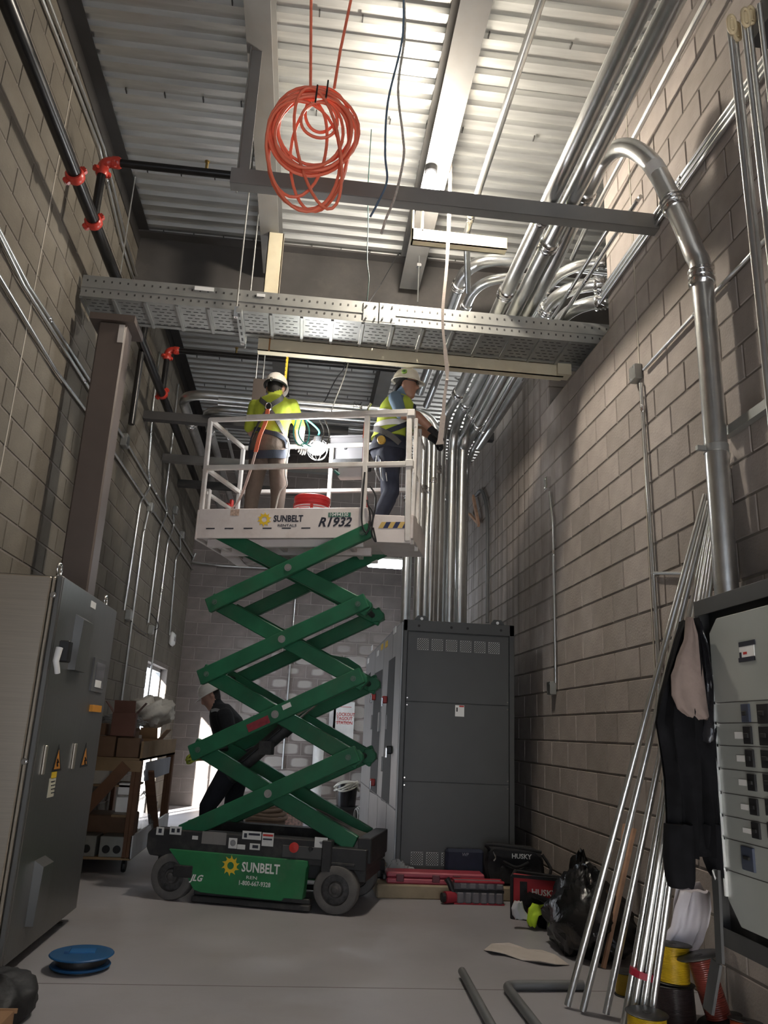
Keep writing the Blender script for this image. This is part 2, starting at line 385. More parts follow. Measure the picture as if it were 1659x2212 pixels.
tag(m.build('main_girder', mat('main girder steel', (.085, .078, .074), .55, .1, .2, 3, dirt=(.2, .17, .15), dirt_amt=.4)), 'deep dark steel girder spanning the room behind the cable tray', 'beam')
# angle stiffener hanging at the left beam and the strut it carries
m = MB(); hz = 4.57
yh = PX(1415, 490, XR).y
a = PY(545, 150, yh); 
m.bar((GXL-.02, yh, 5.62), (GXL-.02, yh, hz-.055), .075, .008, up=(0, 1, 0)); m.bar((GXL-.055, yh, 5.62), (GXL-.055, yh, hz-.055), .008, .075, up=(0, 1, 0))
tag(m.build('hanger_angle', STEEL), 'grey steel hanger angle welded under the beam beside the cord coil', 'hanger')
m = MB(); m.bar((GXL-.09, yh-.06, hz), (XR, yh-.06, hz), .006, .11); m.bar((GXL-.09, yh-.02, hz-.052), (XR, yh-.02, hz-.052), .08, .006); m.bar((GXL-.09, yh-.02, hz+.052), (XR, yh-.02, hz+.052), .08, .006)
tag(m.build('support_channel', STEEL), 'long grey channel crossing below the beams to the block wall', 'channel')
# cream channels: post, tray bearer, short piece below the lamp
m = MB(); p = PY(592, 545, 6.35)
m.box(-.575, -.435, 6.30, 6.31, 4.43, 5.62); m.box(-.575, -.567, 6.30, 6.37, 4.43, 5.62); m.box(-.443, -.435, 6.30, 6.37, 4.43, 5.62)
tag(m.build('hanger_post', CREAM), 'cream painted channel post dropping behind the cable tray', 'hanger')
m = MB(); z_ = 4.335
m.box(-.55, 2.10, 6.02, 6.03, z_-.06, z_+.06); m.box(-.55, 2.10, 6.02, 6.10, z_+.052, z_+.06); m.box(-.55, 2.10, 6.02, 6.10, z_-.06, z_-.052)
t = m.build('tray_bearer', CREAM); tag(t, 'long cream painted channel carrying the cable tray from below', 'channel')
MB().box(2.04, 2.16, 5.98, 6.10, z_-.05, z_+.09).build('end_bracket', CREAM, t)
MB().box(-.46, -.448, 6.014, 6.021, z_-.06, z_+.06).build('weld_bead', mat('rust', (.3, .13, .04), .8), t)
m = MB(); y_ = 5.50
m.box(.66, 1.46, y_, y_+.01, 5.13, 5.24); m.box(.66, 1.46, y_, y_+.08, 5.13, 5.138); m.box(.66, 1.44, y_+.07, y_+.08, 5.13, 5.27)
t = m.build('short_channel', CREAM); tag(t, 'short cream painted channel just below the glaring ceiling lamp', 'channel')
m = MB(); m.box(.66, .672, y_, y_+.08, 5.13, 5.60); m.box(.74, .752, y_, y_+.08, 5.22, 5.60); m.build('hanger_plate', CREAM, t)
# column by the left wall
cx0, cx1, cy0, cy1 = -1.735, -1.525, 5.60, 5.80
t = empty('steel_column', ((cx0+cx1)/2, cy0+.1, 0), 0, 'brown primed square steel column under the left tray end', 'column')
def at(o, child): child.parent = o; child.matrix_parent_inverse = o.matrix_basis.inverted(); return child
at(t, MB().box(cx0, cx1, cy0, cy1, 0, 4.19).build('shaft', COLST, bevel=.012))
at(t, MB().box(cx0-.07, cx1+.06, cy0-.03, cy1+.1, 4.19, 4.245).build('cap_plate', COLST))
at(t, MB().box(cx0-.1, cx1+.1, cy0-.1, cy1+.1, 0, .025).build('base_plate', COLST))
at(t, MB().box(cx1-.055, cx1-.012, cy0-.004, cy0+.002, 4.02, 4.17).build('paper_tag', mat('grey tag', (.5, .46, .42), .8)))
# ---------------------------------------------------------------- cable tray
t = empty('cable_tray', (0, 5.62, 4.38), 0, 'galvanised perforated cable tray spanning the room wall to wall', 'cable tray')
TY0, TY1, TZ0, TZ1 = 5.60, 6.0, 4.385, 4.575
def tray_rail(x0, x1, y, inward):
    m = MB(); m.box(x0, x1, y-.002, y+.002, TZ0, TZ1)
    for z0, z1 in ((TZ0, TZ0+.004), (TZ1-.004, TZ1)): m.box(x0, x1, min(y, y+inward*.035), max(y, y+inward*.035), z0, z1)
    m.box(x0, x1, y-.008, y, TZ0+.082, TZ0+.094); m.box(x0, x1, y-.012, y, TZ0-.002, TZ0+.012)
    o = at(t, m.build('side_rail', GALVD)); h = MB()
    if inward > 0:
        k = 0; x = x0+.04
        while x < x1-.03:
            for zz in (TZ0+.05, TZ0+.145): h.box(x-.006, x+.006, y-.0045, y-.002, zz-.008, zz+.008)
            x += .062
        hh = h.build('rail_hole', DARKST, o); hh.matrix_parent_inverse = Matrix(); hh['kind'] = 'stuff'
    return o
tray_rail(-1.91, .42, TY0, 1); tray_rail(.43, 2.75, TY0-.004, 1); tray_rail(-1.91, .42, TY1, -1); tray_rail(.43, 2.75, TY1, -1)
m = MB(); m.box(.30, .42, TY0-.014, TY0-.002, TZ0+.012, TZ1-.01); m.box(.43, .56, TY0-.018, TY0-.006, TZ0+.012, TZ1-.01); at(t, m.build('splice_plate', GALVD))
for x in (.325, .395, .455, .53):
    for z in (TZ0+.04, TZ1-.04): at(t, MB().cyl((x, TY0-.028, z), (x, TY0, z), .008, 8).build('splice_bolt', CHROME))
# bottom sheets between the rungs, slotted
rungx = [-1.91+.245*k for k in range(20)]
for i, x in enumerate(rungx[:-1]):
    x1 = rungx[i+1]
    at(t, MB().box(x+.02, x1-.005, TY0+.004, TY1-.004, TZ0+.008, TZ0+.010).build('bottom_panel', GALVD))
    sl = MB()
    for r in range(7):
        yy = TY0+.05+r*.05; s = x+.035+(r % 2)*.03
        while s < x1-.045: sl.box(s, s+.036, yy-.004, yy+.004, TZ0+.0062, TZ0+.0085); s += .058
    o = at(t, sl.build('panel_slot', DARKST)); o['kind'] = 'stuff'
for x in rungx: at(t, MB().box(x-.004, x+.018, TY0+.002, TY1-.002, TZ0-.012, TZ0+.006).build('rung', GALVD))
at(t, MB().box(PY(420, 630, 5.6).x, PY(462, 630, 5.6).x, TY0-.012, TY0-.004, TZ1-.045, TZ1-.012).build('label_sticker', OFFW))
at(t, MB().box(PY(554, 648, 5.6).x, PY(572, 648, 5.6).x, TY0-.012, TY0-.004, TZ1-.05, TZ1-.025).build('label_sticker', OFFW))
# tray hanger: rods and strut trapeze
t = empty('tray_hanger', (-.68, 5.62, 4.3), 0, 'slotted strut trapeze with threaded rods holding the cable tray', 'hanger')
at(t, MB().box(-.70, -.655, TY0-.07, TY1+.08, 4.335, 4.372).build('strut', GALVD))
for xx, yy in ((-.70, TY0-.045), (-.66, TY1+.06)):
    at(t, MB().cyl((xx, yy, 4.30), (xx, yy, 5.98), .007, 8).build('threaded_rod', EMT))
for k in range(5): at(t, MB().box(-.685, -.67, TY0-.05+.1*k, TY0+.1*k, 4.333, 4.337).build('strut_slot', DARKST))
at(t, MB().box(-.715, -.685, TY0-.06, TY0-.03, 4.30, 4.39).build('rod_nut', CHROME))
# ================================================================ conduits and pipes
def coupling(path_pt, d, r, parent, long=.09, m=None):
    """compression coupling: three stepped rings"""
    p = V(path_pt); d = V(d).normalized(); b = MB()
    pr = [(-.5, 1.12), (-.36, 1.28), (-.2, 1.28), (-.18, 1.12), (-.04, 1.12), (-.03, 1.26), (.12, 1.26), (.14, 1.1), (.28, 1.1), (.3, 1.26), (.44, 1.26), (.5, 1.1)]
    b.tube([p+d*long*a for a, _ in pr], [r*k for _, k in pr], 16)
    return b.build('coupling', m or CHROME, parent, smooth=40)
def conduit(label, path, r, couplings=(), group=None, m=None, seg=14, name='conduit', cl=None):
    o = MB().tube(path, r, seg).build(name, m or EMT, smooth=50); tag(o, label, 'conduit', group)
    for f in couplings:      # positions as fraction of length
        L = [0]
        for a, b in zip(path, path[1:]): L.append(L[-1]+(V(b)-V(a)).length)
        t = f*L[-1]
        for i in range(len(path)-1):
            if L[i+1] >= t:
                a, b = V(path[i]), V(path[i+1]); p = a+(b-a)*((t-L[i])/max(L[i+1]-L[i], 1e-6)); coupling(p, b-a, r, o, cl or max(.05, r*1.7)); break
    return o
R4, R3, R2, R1 = .057, .045, .033, .0145
# overhead runs along the room that drop into the switchgear
swx0, swx1, swy0, swy1, swz0, swz1 = .885, 1.885, 6.86, 10.6, .10, 2.20
def drop(x, z, yend, vx, vy, r, y0=1.5, rb=.42, mid=None):
    return bend([(x, y0, z), (x+.03, yend-.6, z), (vx, vy, z-.02), (vx, vy, swz1)], rb)
conduit('large overhead conduit nearest the roof beams, running above the cable tray', drop(1.42, 4.69, 8.0, 1.40, 8.15, R4), R4, (.33, .44, .66))
conduit('large overhead conduit second from the roof beams, above the cable tray', drop(1.56, 4.69, 8.0, 1.55, 8.25, R4), R4, (.36, .50, .68))
# the big elbow that rises from the wall panel
pts = [PX(1580, 1262, 2.03), PX(1520, 640, 2.04), PX(1497, 540, 2.01), PX(1440, 410, 1.95), PX(1400, 345, 1.88), PX(1350, 318, 1.80), PX(1305, 345, 1.73), PX(1262, 425, 1.68), V((1.70, 5.4, 4.70)), V((1.70, 7.7, 4.70)), V((1.70, 8.10, 4.62)), V((1.69, 8.26, 4.45)), V((1.68, 8.32, 4.2)), V((1.68, 8.32, swz1))]
pts[0].y = pts[1].y; pts[0] = V((2.04, pts[1].y, 1.90))
big = smooth(pts, 7)
o = MB().tube(big, R4, 18).build('conduit', EMT, smooth=50); tag(o, 'large conduit arching over from the wall panel with bright couplings', 'conduit')
def near(pt, path):
    i = min(range(1, len(path)-1), key=lambda k: (path[k]-pt).length); return path[i], path[i+1]-path[i-1]
for px, py, x in ((1519, 615, 2.04), (1452, 432, 1.96), (1264, 420, 1.68), (1120, 740, 1.7)):
    p, d = near(PX(px, py, x), big); coupling(p, d, R4, o, .10)
p, d = near(PX(1545, 935, 2.04), big)
MB().tube([p-V((0, 0, .02)), p+V((0, 0, .02))], R4*1.08, 18).box(p.x-.105, p.x-.05, p.y-.012, p.y+.012, p.z-.012, p.z+.012).build('pipe_clamp', GALVD, o, smooth=40)
p, d = near(PX(1415, 365, 1.9), big)
MB().tube([p-d.normalized()*.04, p+d.normalized()*.04], R4*1.02, 18).build('paper_label', mat('pale label', (.6, .58, .54), .7), o, smooth=40)
# vertical group above the switchgear
vert = [(878, 1.06, 8.55, R4*.9, 'pale wide riser nearest the lift, above the switchgear'), (905, 1.16, 8.35, R4*.9, 'wide riser second from the lift, above the switchgear'),
        (930, 1.21, 8.05, R2, 'slim riser third from the lift, above the switchgear')]
k = 0
for px, x, y, r, lb in vert:
    yy = PX(px, 1250, x).y
    top = 4.28 if k else 3.3
    pth = [(x, yy, swz1), (x, yy, top)] if k == 0 else bend([(x, yy, swz1), (x, yy, 4.36-.1*k+.1), (x-.1, yy+.1, 4.62), (-1.1, yy+.12, 4.64)], .22)
    if k == 0: pth = [(x, yy, swz1), (x, yy, 3.0), (x, yy, 4.1)]
    if k == 2: pth = [(x, yy, swz1), (x, yy, 4.1)]
    conduit(lb, pth, r, (.80,) if k != 1 else (.34,)); k += 1
# L-shaped conduits: rise from the switchgear, cross the room, turn along the left wall
def crossing(label, vx, vy, ztop, yrun, xl, yend, r, fr):
    conduit(label, bend([(vx, vy, swz1), (vx, vy, ztop), (vx-.02, yrun, ztop), (xl, yrun, ztop), (xl+.02, yend, ztop-.02)] if abs(vy-yrun) > .3 else [(vx, vy, swz1), (vx, vy, ztop), (xl, vy, ztop), (xl+.02, yend, ztop-.02)], .30), r, fr)
crossing('conduit elbow turning from the risers across the room to the left wall', 1.33, 8.05, 4.70, 8.05, -1.52, 12.6, R4, (.19, .34, .62))
crossing('inner conduit crossing behind the workers to the left wall', 1.28, 8.22, 4.62, 8.22, -1.28, 12.6, R3, (.18, .60))
crossing('slim conduit crossing behind the workers, below the larger two', 1.24, 8.45, 4.60, 8.45, -1.08, 12.4, .02, (.17, .6))
# lower rear risers at the right
for i, (px, x, r, lb) in enumerate(((975, 1.62, R2, 'slim riser left of the wide riser next to the block wall'), (988, 1.74, R4*.85, 'wide riser close to the block wall above the switchgear'), (1004, 1.84, R2*.9, 'slim riser nearest the block wall above the switchgear'), (958, 1.52, R3, 'middle riser of the bunch above the switchgear'), (946, 1.46, R3, 'riser left of the middle one in the bunch above the switchgear'))):
    y = PX(px, 1250, x).y
    if i < 3: pth = bend([(x, y, swz1), (x, y, 4.36), (x+.02, y-.25, 4.52), (x+.03, 6.30+.11*i, 4.62), (2.9, 6.30+.11*i, 4.64)], .25)
    else: pth = [(x, y, swz1), (x, y, 3.98)]
    conduit(lb, pth, r, (.28, .36, .55) if i < 3 else (.93,))
# conduits sweeping into the opening of the block wall, over the tray
for i, (pa, pb_, z, r, lb) in enumerate((((983, 640), (1100, 560), 5.36, R4, 'uppermost conduit sweeping sideways into the wall opening'), ((1014, 645), (1100, 598), 5.18, R3, 'second conduit sweeping sideways into the wall opening'),
        ((1165, 655), (1300, 566), 4.98, R3, 'third conduit sweeping sideways into the wall opening, behind slim tubes'), ((1186, 660), (1300, 612), 4.84, R4, 'fourth conduit sweeping into the wall opening, just above the tray'), ((1228, 664), (1300, 646), 4.70, R4, 'lowest conduit sweeping into the wall opening, nearest the tray'))):
    x = PZ(*pa, z).x; y = min(max(PZ(*pb_, z).y, 5.25), 6.5)
    conduit(lb, bend([(x, 8.9, z), (x, y, z), (2.9, y, z)], .42 if i < 2 else .45, 12), r, (.55, .78) if i < 2 else (.70, .84))
# long single pipe below the deck, lit by the lamp
conduit('single pipe hung under the deck right of the lamp, brightly lit', bend([(1.10, 1.5, 5.36), (1.13, 5.35, 5.36), (1.14, 5.62, 5.32), (1.28, 6.2, 5.14)], .1), .028, (.83,))
# open ended slim tubes beside the opening
for i, (a, b_, lb) in enumerate((((1384, 424), (1235, 640), 'open ended slim tube, upper of a pair beside the wall opening'), ((1377, 432), (1224, 640), 'open ended slim tube, lower of a pair beside the wall opening'), ((1329, 470), (1150, 690), 'short open ended slim tube next to the pair beside the wall opening'))):
    z = 4.70-.05*i; p = PZ(*a, z); q = V((p.x+.0, 6.9, z))
    conduit(lb, [p, q], R1, (.35,), seg=10)
# slim tubes along the right wall
xw = XR-.022
def walltube(label, pts, x=xw, r=R1, fr=(.4,), rb=.08, group=None, m=None):
    return conduit(label, bend([PX(a, b, x) for a, b in pts], rb, 5), r, fr, group, m, seg=10)
walltube('slim tube along the top of the block wall, from the upper corner', [(1548, -40), (1262, 500), (1235, 560)], xw-.1, .02, (.5,))
for i, lb in enumerate(('top tube of the trio slanting along the block wall', 'middle tube of the trio slanting along the block wall', 'bottom tube of the trio slanting along the block wall')):
    z = PX(1400, 484, xw).z-.042*i
    conduit(lb, bend([(xw, 2.4, z), (xw, 5.0, z), (xw, 5.18+.03*i, z), (2.6, 5.22+.03*i, z)], .06, 5), R1, (.45,), seg=10)
# junction box 1 with tube up and down
def jbox(p, nx, label, w=.10, h=.11, d=.05, m=None, name='junction_box', axis='x'):
    o = MB().box(min(p.x, p.x+nx*d), max(p.x, p.x+nx*d), p.y-w/2, p.y+w/2, p.z-h/2, p.z+h/2).build(name, m or GALVD, bevel=.004); tag(o, label, 'junction box')
    MB().box(min(p.x+nx*d, p.x+nx*(d+.004)), max(p.x+nx*d, p.x+nx*(d+.004)), p.y-w*.46, p.y+w*.46, p.z-h*.46, p.z+h*.46).build('cover_plate', GALV, o)
    for s in (-1, 1): MB().cyl((p.x+nx*(d+.003), p.y+s*w*.3, p.z-s*h*.3), (p.x+nx*(d+.007), p.y+s*w*.3, p.z-s*h*.3), .006, 8).build('cover_screw', CHROME, o)
    return o
p = PX(1381, 808, XR); jbox(p, -1, 'galvanised junction box high on the block wall below the big elbow')
walltube('slim tube running down the block wall from the high junction box', [(1384, 828), (1395, 980), (1429, 1520)], xw, .0125, (.09,))
walltube('slim tube slanting up the block wall to the high junction box', [(1700, 470), (1544, 632), (1391, 798)], xw, .0125, (.55,))
walltube('short stub tube level on the block wall behind the leaning tubes', [(1409, 1238), (1500, 1239)], xw, .010, (), .02)
p = PX(1188, 1045, XR); jbox(p, -1, 'small cast box on the block wall above a thin drop', .07, .12, .045, CHROME, 'outlet_fitting')
walltube('thin tube dropping between two boxes on the block wall', [(1187, 1062), (1190, 1090), (1195, 1130), (1200, 1475)], xw, .011, (.35,))
p = PX(1198, 1487, XR); jbox(p, -1, 'grey switch box low on the block wall beside the switchgear', .10, .11, .05)
# rubber cable loop on the wall above the switchgear
o = MB().tube(smooth([PX(1028, 1070, XR-.03), PX(1040, 1060, XR-.03), PX(1050, 1090, XR-.03), PX(1053, 1150, XR-.03), PX(1053, 1345, XR-.03)], 6), .022, 10).build('cable_stub', mat('grey pvc', (.12, .12, .12), .5), smooth=60); tag(o, 'dark bent tube on the block wall right above the switchgear', 'conduit')
o = MB().bar(PX(1022, 1072, XR-.05), PX(1034, 1135, XR-.05), .03, .05).bar(PX(1014, 1110, XR-.04), PX(1034, 1132, XR-.04), .03, .03).build('wood_scrap', mat('pale wood', (.50, .30, .19), .7, var=.25, scale=12)); tag(o, 'short pale wood scraps stuck on the wall above the switchgear', 'wood')
# ---------------------------------------------------------------- fire sprinkler pipe on the left
XS = -1.72
z = PX(162, 371, XS).z
REDC = mat('red coupling', (.45, .04, .025), .35, 0, .2, 10)
def grooved(p, d, r, parent):
    p = V(p); d = V(d).normalized(); m = MB(); m.tube([p-d*.035, p-d*.02, p+d*.02, p+d*.035], [r*1.15, r*1.38, r*1.38, r*1.15], 14)
    s = d.orthogonal().normalized()
    for k in (-1, 1):
        q = p+s*k*r*1.5; m.cyl(q-d.cross(s)*.025, q+d.cross(s)*.025, .014, 8); m.bar(q-s*.018, q+s*.018, .03, .028)
    return m.build('grooved_coupling', REDC, parent, smooth=40)
rs = .045
main = MB().tube([(XS, 1.4, z), (XS, 12.9, z-.05)], rs, 16).build('sprinkler_main', BLKPIPE, smooth=50); tag(main, 'black sprinkler main with red couplings along the left wall', 'pipe')
for px, py in ((163, 375), (203, 473), (351, 846)):
    p = PX(px, py, XS); grooved((XS, p.y, z-.02), (0, 1, 0), rs, main)
for i, ((px, py), (tx, ty), xe, lb) in enumerate((((203, 473), (237, 350), -.6, 'black sprinkler branch under the deck ending at the near beam'), ((351, 846), (368, 756), .9, 'black sprinkler branch under the far deck behind the tray'))):
    p = PX(px, py, XS); zt = PY(tx, ty, p.y).z
    br = MB().tube(bend([(XS, p.y, z+.02), (XS, p.y, zt), (xe, p.y, zt)], .06), .031, 12).build('sprinkler_branch', BLKPIPE, smooth=50); tag(br, lb, 'pipe')
    grooved((XS, p.y, zt-.09), (0, 0, 1), .033, br); grooved((XS+.09, p.y, zt), (1, 0, 0), .033, br)
    MB().tube(bend([(XS, p.y, zt-.11), (XS, p.y, zt), (XS+.11, p.y, zt)], .07, 6), .04, 12).build('elbow_fitting', REDC, br, smooth=50)
    MB().cyl((XS+.75, p.y, zt+.03), (XS+.75, p.y, zt+.09), .012, 8).lathe([(.006, 0), (.02, .004), (.02, .01)], 10, Tm(XS+.75, p.y, zt+.09)).build('sprinkler_head', mat('brass', (.6, .45, .2), .3, 1), br)
# riser behind the tray
o = MB().tube([(XS-.02, 7.02, 3.9), (XS-.02, 7.02, 5.4)], .03, 10).build('pipe_drop', BLKPIPE, smooth=50); tag(o, 'short black vertical pipe by the left wall behind the tray', 'pipe')
# ---------------------------------------------------------------- slim tubes of the left wall
xl = XL+.022
def lt(label, pts, r=.0125, fr=(.5,), rb=.1, x=xl): return walltube(label, pts, x, r, fr, rb)
lt('outer tube of the high pair near the deck on the left wall', [(80, -30), (215, 320), (262, 520), (300, 640)], .013, (.55,))
lt('inner tube of the high pair near the deck on the left wall', [(93, -30), (225, 320), (272, 520), (308, 640)], .013, (.5,))
lt('upper slanting tube at mid height on the left wall', [(-30, 443), (60, 615), (203, 836), (430, 1225)], .013, (.12, .55))
lt('middle slanting tube at mid height on the left wall', [(-30, 452), (50, 615), (198, 848), (264, 940)], .013, (.6,))
lt('lower slanting tube at mid height on the left wall', [(-30, 550), (120, 800), (190, 893), (318, 1085), (430, 1250)], .013, (.3,))
lt('first drop tube with a double bend on the left wall', [(345, 760), (330, 880), (320, 1020), (326, 1050), (303, 1085), (268, 1318)], .0125, (.3,))
lt('second drop tube on the left wall, straight from its box', [(320, 1105), (310, 1150), (246, 1640)], .0125, (.1,))
lt('third drop tube with a long double bend on the left wall', [(385, 830), (372, 950), (356, 1078), (362, 1105), (344, 1150), (320, 1345)], .0125, (.25,))
lt('fourth drop tube with a gentle bend on the left wall', [(374, 1110), (376, 1135), (362, 1172), (307, 1600)], .0125, (.4,))
lt('fifth drop tube ending at the white wall light', [(389, 1160), (390, 1190), (380, 1205), (366, 1372)], .0125, (.5,))
for i, (px, py, lb) in enumerate(((263, 952, 'grey junction box beside the brown column on the left wall'), (319, 1096, 'small box where the second drop tube starts'), (374, 1102, 'small box where the fourth drop tube starts'), (389, 1156, 'small box where the fifth drop tube starts'), (272, 1328, 'outlet box at the end of the first drop tube'), (321, 1360, 'outlet box with a cable loop at the third drop tube'))):
    jbox(PX(px, py, XL), 1, lb, .12 if i == 0 else .09, .13 if i == 0 else .11, .06)
o = MB().tube(smooth([PX(278, 1335, xl), PX(295, 1355, xl), PX(316, 1370, xl)], 6), .006, 8).build('loose_cable', BLACK, smooth=60); tag(o, 'thin black cable hanging between two outlet boxes on the left wall', 'cable')
o = MB().tube(smooth([PX(326, 1325, xl), PX(338, 1340, xl+.05), PX(342, 1355, xl+.08), PX(330, 1363, xl+.02)], 6), .006, 8).build('loose_cable', BLACK, smooth=60); tag(o, 'thin black cable loop at the box above the door', 'cable')
p = PX(367, 1380, XL); o = MB().box(XL, XL+.07, p.y-.12, p.y+.12, p.z-.10, p.z+.10).build('wall_lamp', OFFW, bevel=.03, smooth=60); tag(o, 'white rounded emergency light on the wall over the door', 'lamp')
MB().box(XL+.068, XL+.074, p.y-.08, p.y+.08, p.z-.03, p.z+.03).build('lens', mat('lens', (.55, .55, .55), .2), o)
# trapeze bars across the room behind the lift
for i, (yy, z0, x0, x1, r, mm, lb) in enumerate(((8.34, 4.54, XL, .35, .05, DARKST, 'dark square tube running from the left wall behind the top rail'), (8.80, 4.80, .75, XR, .05, DARKST, 'dark square tube reaching the block wall behind the risers'), (9.64, 4.50, XL, .2, .05, STEEL, 'grey square tube at the left wall behind the guard rail'), (10.93, 4.57, XL, 0, .05, DARKST, 'farthest dark square tube at the left wall'))):
    o = MB().box(x0, x1, yy-r, yy+r, z0-.07, z0+.025).build('support_tube', mm); tag(o, lb, 'beam')
# ================================================================ scissor lift
LM = V(((PZ(365, 1945, 0)+PZ(722, 1977, 0))/2)); _u = (PZ(722, 1977, 0)-PZ(365, 1945, 0)); _u.z = 0; _u.normalize()
LANG = math.atan2(_u.y, _u.x)
lift = empty('scissor_lift', LM, LANG, 'green scissor lift with white platform, raised halfway in the room', 'lift')
LMAT = Matrix.Translation(LM) @ Matrix.Rotation(LANG, 4, 'Z')
def LP(px, py, off):     # pixel -> lift coordinates on the plane y = off
    inv = LMAT.inverted(); o_ = inv @ CAMO; w = inv.to_3x3() @ ray(px, py); t = (off-o_.y)/w.y
    return o_+w*t
GREEN = mat('green paint', (.012, .115, .052), .45, 0, .2, 6, dirt=(.10, .11, .07), dirt_amt=.3)
GREEND = mat('green side paint', (.02, .17, .06), .45, 0, .2, 6, dirt=(.13, .13, .10), dirt_amt=.5)
CHAS = mat('chassis black', (.022, .022, .023), .55, .1, .3, 9, dirt=(.11, .10, .09), dirt_amt=.6)
TYRE = mat('dusty tyre', (.115, .108, .102), .9, 0, .25, 14, dirt=(.16, .15, .14), dirt_amt=.5)
RIM = mat('dusty rim', (.07, .066, .064), .7, .2, .5, 30, dirt=(.14, .13, .13), dirt_amt=.7)
YEL = mat('logo yellow', (.75, .50, .03), .5); BLUK = mat('dark lettering', (.02, .022, .035), .5); LETW = mat('white lettering', (.75, .75, .72), .5)
PWH = mat('platform white', (.66, .60, .57), .5, 0, .08, 5, dirt=(.34, .24, .19), dirt_amt=.45)
RAIL = mat('rail white', (.62, .59, .55), .5, 0, .1, 9, dirt=(.35, .25, .18), dirt_amt=.5)
# chassis
def Lb(name, m, x0, x1, y0, y1, z0, z1, par=lift, bevel=0.006, **k): return MB().box(x0, x1, y0, y1, z0, z1).build(name, m, par, bevel=bevel, **k)
XZ = Matrix(((1, 0, 0, 0), (0, 0, 1, 0), (0, 1, 0, 0), (0, 0, 0, 1)))   # (x,y,h)->(x,h,y)
MB().prism([(-.80, .29), (-.83, .34), (-.83, .44), (-.79, .475), (.50, .47), (.52, .455), (.52, .30), (-.45, .30), (-.55, .28)], -.01, .12, XZ).build('side_cover', CHAS, lift, bevel=.008)
MB().prism([(-.80, .29), (-.83, .34), (-.83, .44), (-.79, .475), (.52, .47), (.52, .30), (-.45, .30)], .62, .75, XZ).build('side_cover', CHAS, lift, bevel=.008)
Lb('chassis_pan', CHAS, -.78, .80, .10, .66, .20, .30)
Lb('steering_housing', CHAS, .55, .82, 0.0, .74, .29, .43)
Lb('corner_post', CHAS, .50, .57, -.025, .06, .27, .475)
Lb('end_beam', CHAS, .74, .84, .05, .70, .33, .50)
Lb('axle_beam', CHAS, .54, .70, .10, .66, .12, .29)
Lb('axle_beam', CHAS, -.68, -.54, .10, .66, .12, .25)
Lb('fork_plate', CHAS, .49, .74, -.01, .11, .315, .335, bevel=.004); Lb('fork_plate', CHAS, .50, .72, .63, .75, .315, .335, bevel=.004)
gp = MB().prism([(-.64, .345), (.405, .335), (.41, .30), (.40, .29), (.385, .085), (.25, .085), (.235, .065), (-.36, .075), (-.42, .09), (-.50, .20)], -.035, .05, XZ).build('battery_door', GREEND, lift, bevel=.004)
MB().prism([(-.64, .345), (.405, .335), (.385, .085), (-.36, .075), (-.50, .20)], .70, .775, XZ).build('battery_door', GREEND, lift, bevel=.004)
Lb('pothole_guard', CHAS, -.43, .44, -.03, .03, .012, .05); Lb('pothole_guard', CHAS, -.43, .44, .71, .77, .012, .05)
Lb('step_lip', CHAS, -.43, .43, .0, .06, .05, .085)
def wheel(x, y, s):
    w = empty('wheel', (x, y, .16)); w.parent = lift; Mx = Matrix.Rotation(math.pi/2, 4, 'X')
    pr = [(.10, -.055), (.135, -.058), (.152, -.05), (.16, -.035), (.16, .035), (.152, .05), (.135, .058), (.10, .055)]
    MB().lathe(pr, 32, Mx, cap=False).build('tyre', TYRE, w, smooth=35)
    MB().lathe([(.03, .052), (.045, .05), (.055, .028), (.095, .022), (.108, .05), (.12, .054), (.12, -.05), (.03, -.05)], 28, Mx).build('rim', RIM, w, smooth=30)
    MB().lathe([(.028, .03), (.028, .062), (.018, .07), (.0, .07)], 14, Mx, cap=False).build('hub', RIM, w, smooth=30)
    return w
for x in (-.61, .61): wheel(x, .035, 1); wheel(x, .705, -1)
# control panel and decals on the near side cover (flat stickers)
STK = mat('pale sticker', (.62, .62, .60), .6, 0, .1, 30); 
def decal(px0, py0, px1, py1, m=STK, off=-.012, par=lift, name='sticker'):
    a = LP(px0, py1, off); b_ = LP(px1, py0, off); return Lb(name, m, a.x, b_.x, off-.0015, off+.0005, a.z, b_.z, par, 0)
decal(337, 1787, 355, 1803); decal(366, 1786, 393, 1802); decal(415, 1806, 428, 1813); decal(435, 1799, 490, 1822, mat('scuffed plate', (.2, .19, .18), .7)); decal(493, 1811, 513, 1832); decal(512, 1825, 530, 1834)
decal(523, 1797, 565, 1812); decal(565, 1800, 592, 1827); decal(539, 1823, 562, 1835); decal(678, 1810, 708, 1847)
cp = Lb('control_panel', mat('panel grey', (.06, .06, .06), .6), .21, .50, -.018, 0, .345, .425, bevel=.003)
p = LP(637, 1830, -.02); MB().lathe([(.026, 0), (.026, .012), (.034, .014), (.034, .03), (.0, .034)], 16, Tm(p.x, -.02, p.z) @ Matrix.Rotation(math.pi/2, 4, 'X')).build('stop_button', RED, cp, smooth=40)
p = LP(672, 1833, -.02); MB().lathe([(.016, 0), (.016, .02), (0, .02)], 10, Tm(p.x, -.02, p.z) @ Matrix.Rotation(math.pi/2, 4, 'X')).box(p.x-.005, p.x+.005, -.05, -.03, p.z-.018, p.z+.018).build('key_switch', BLACK, cp)
p = LP(693, 1835, -.0145); text('lettering', 'TELEMATICS', .016, BLUK, lift, Tm(p.x, -.0145, p.z) @ RX90, align='CENTER', bold=.01)
for r in (.008, .014, .02):
    pts = [(p.x+r*math.cos(a), -.0145, p.z+.03+r*math.sin(a)) for a in [math.pi*(.25+.5*k/6) for k in range(7)]]
    MB().tube(pts, .0018, 6).build('signal_mark', BLUK, lift)
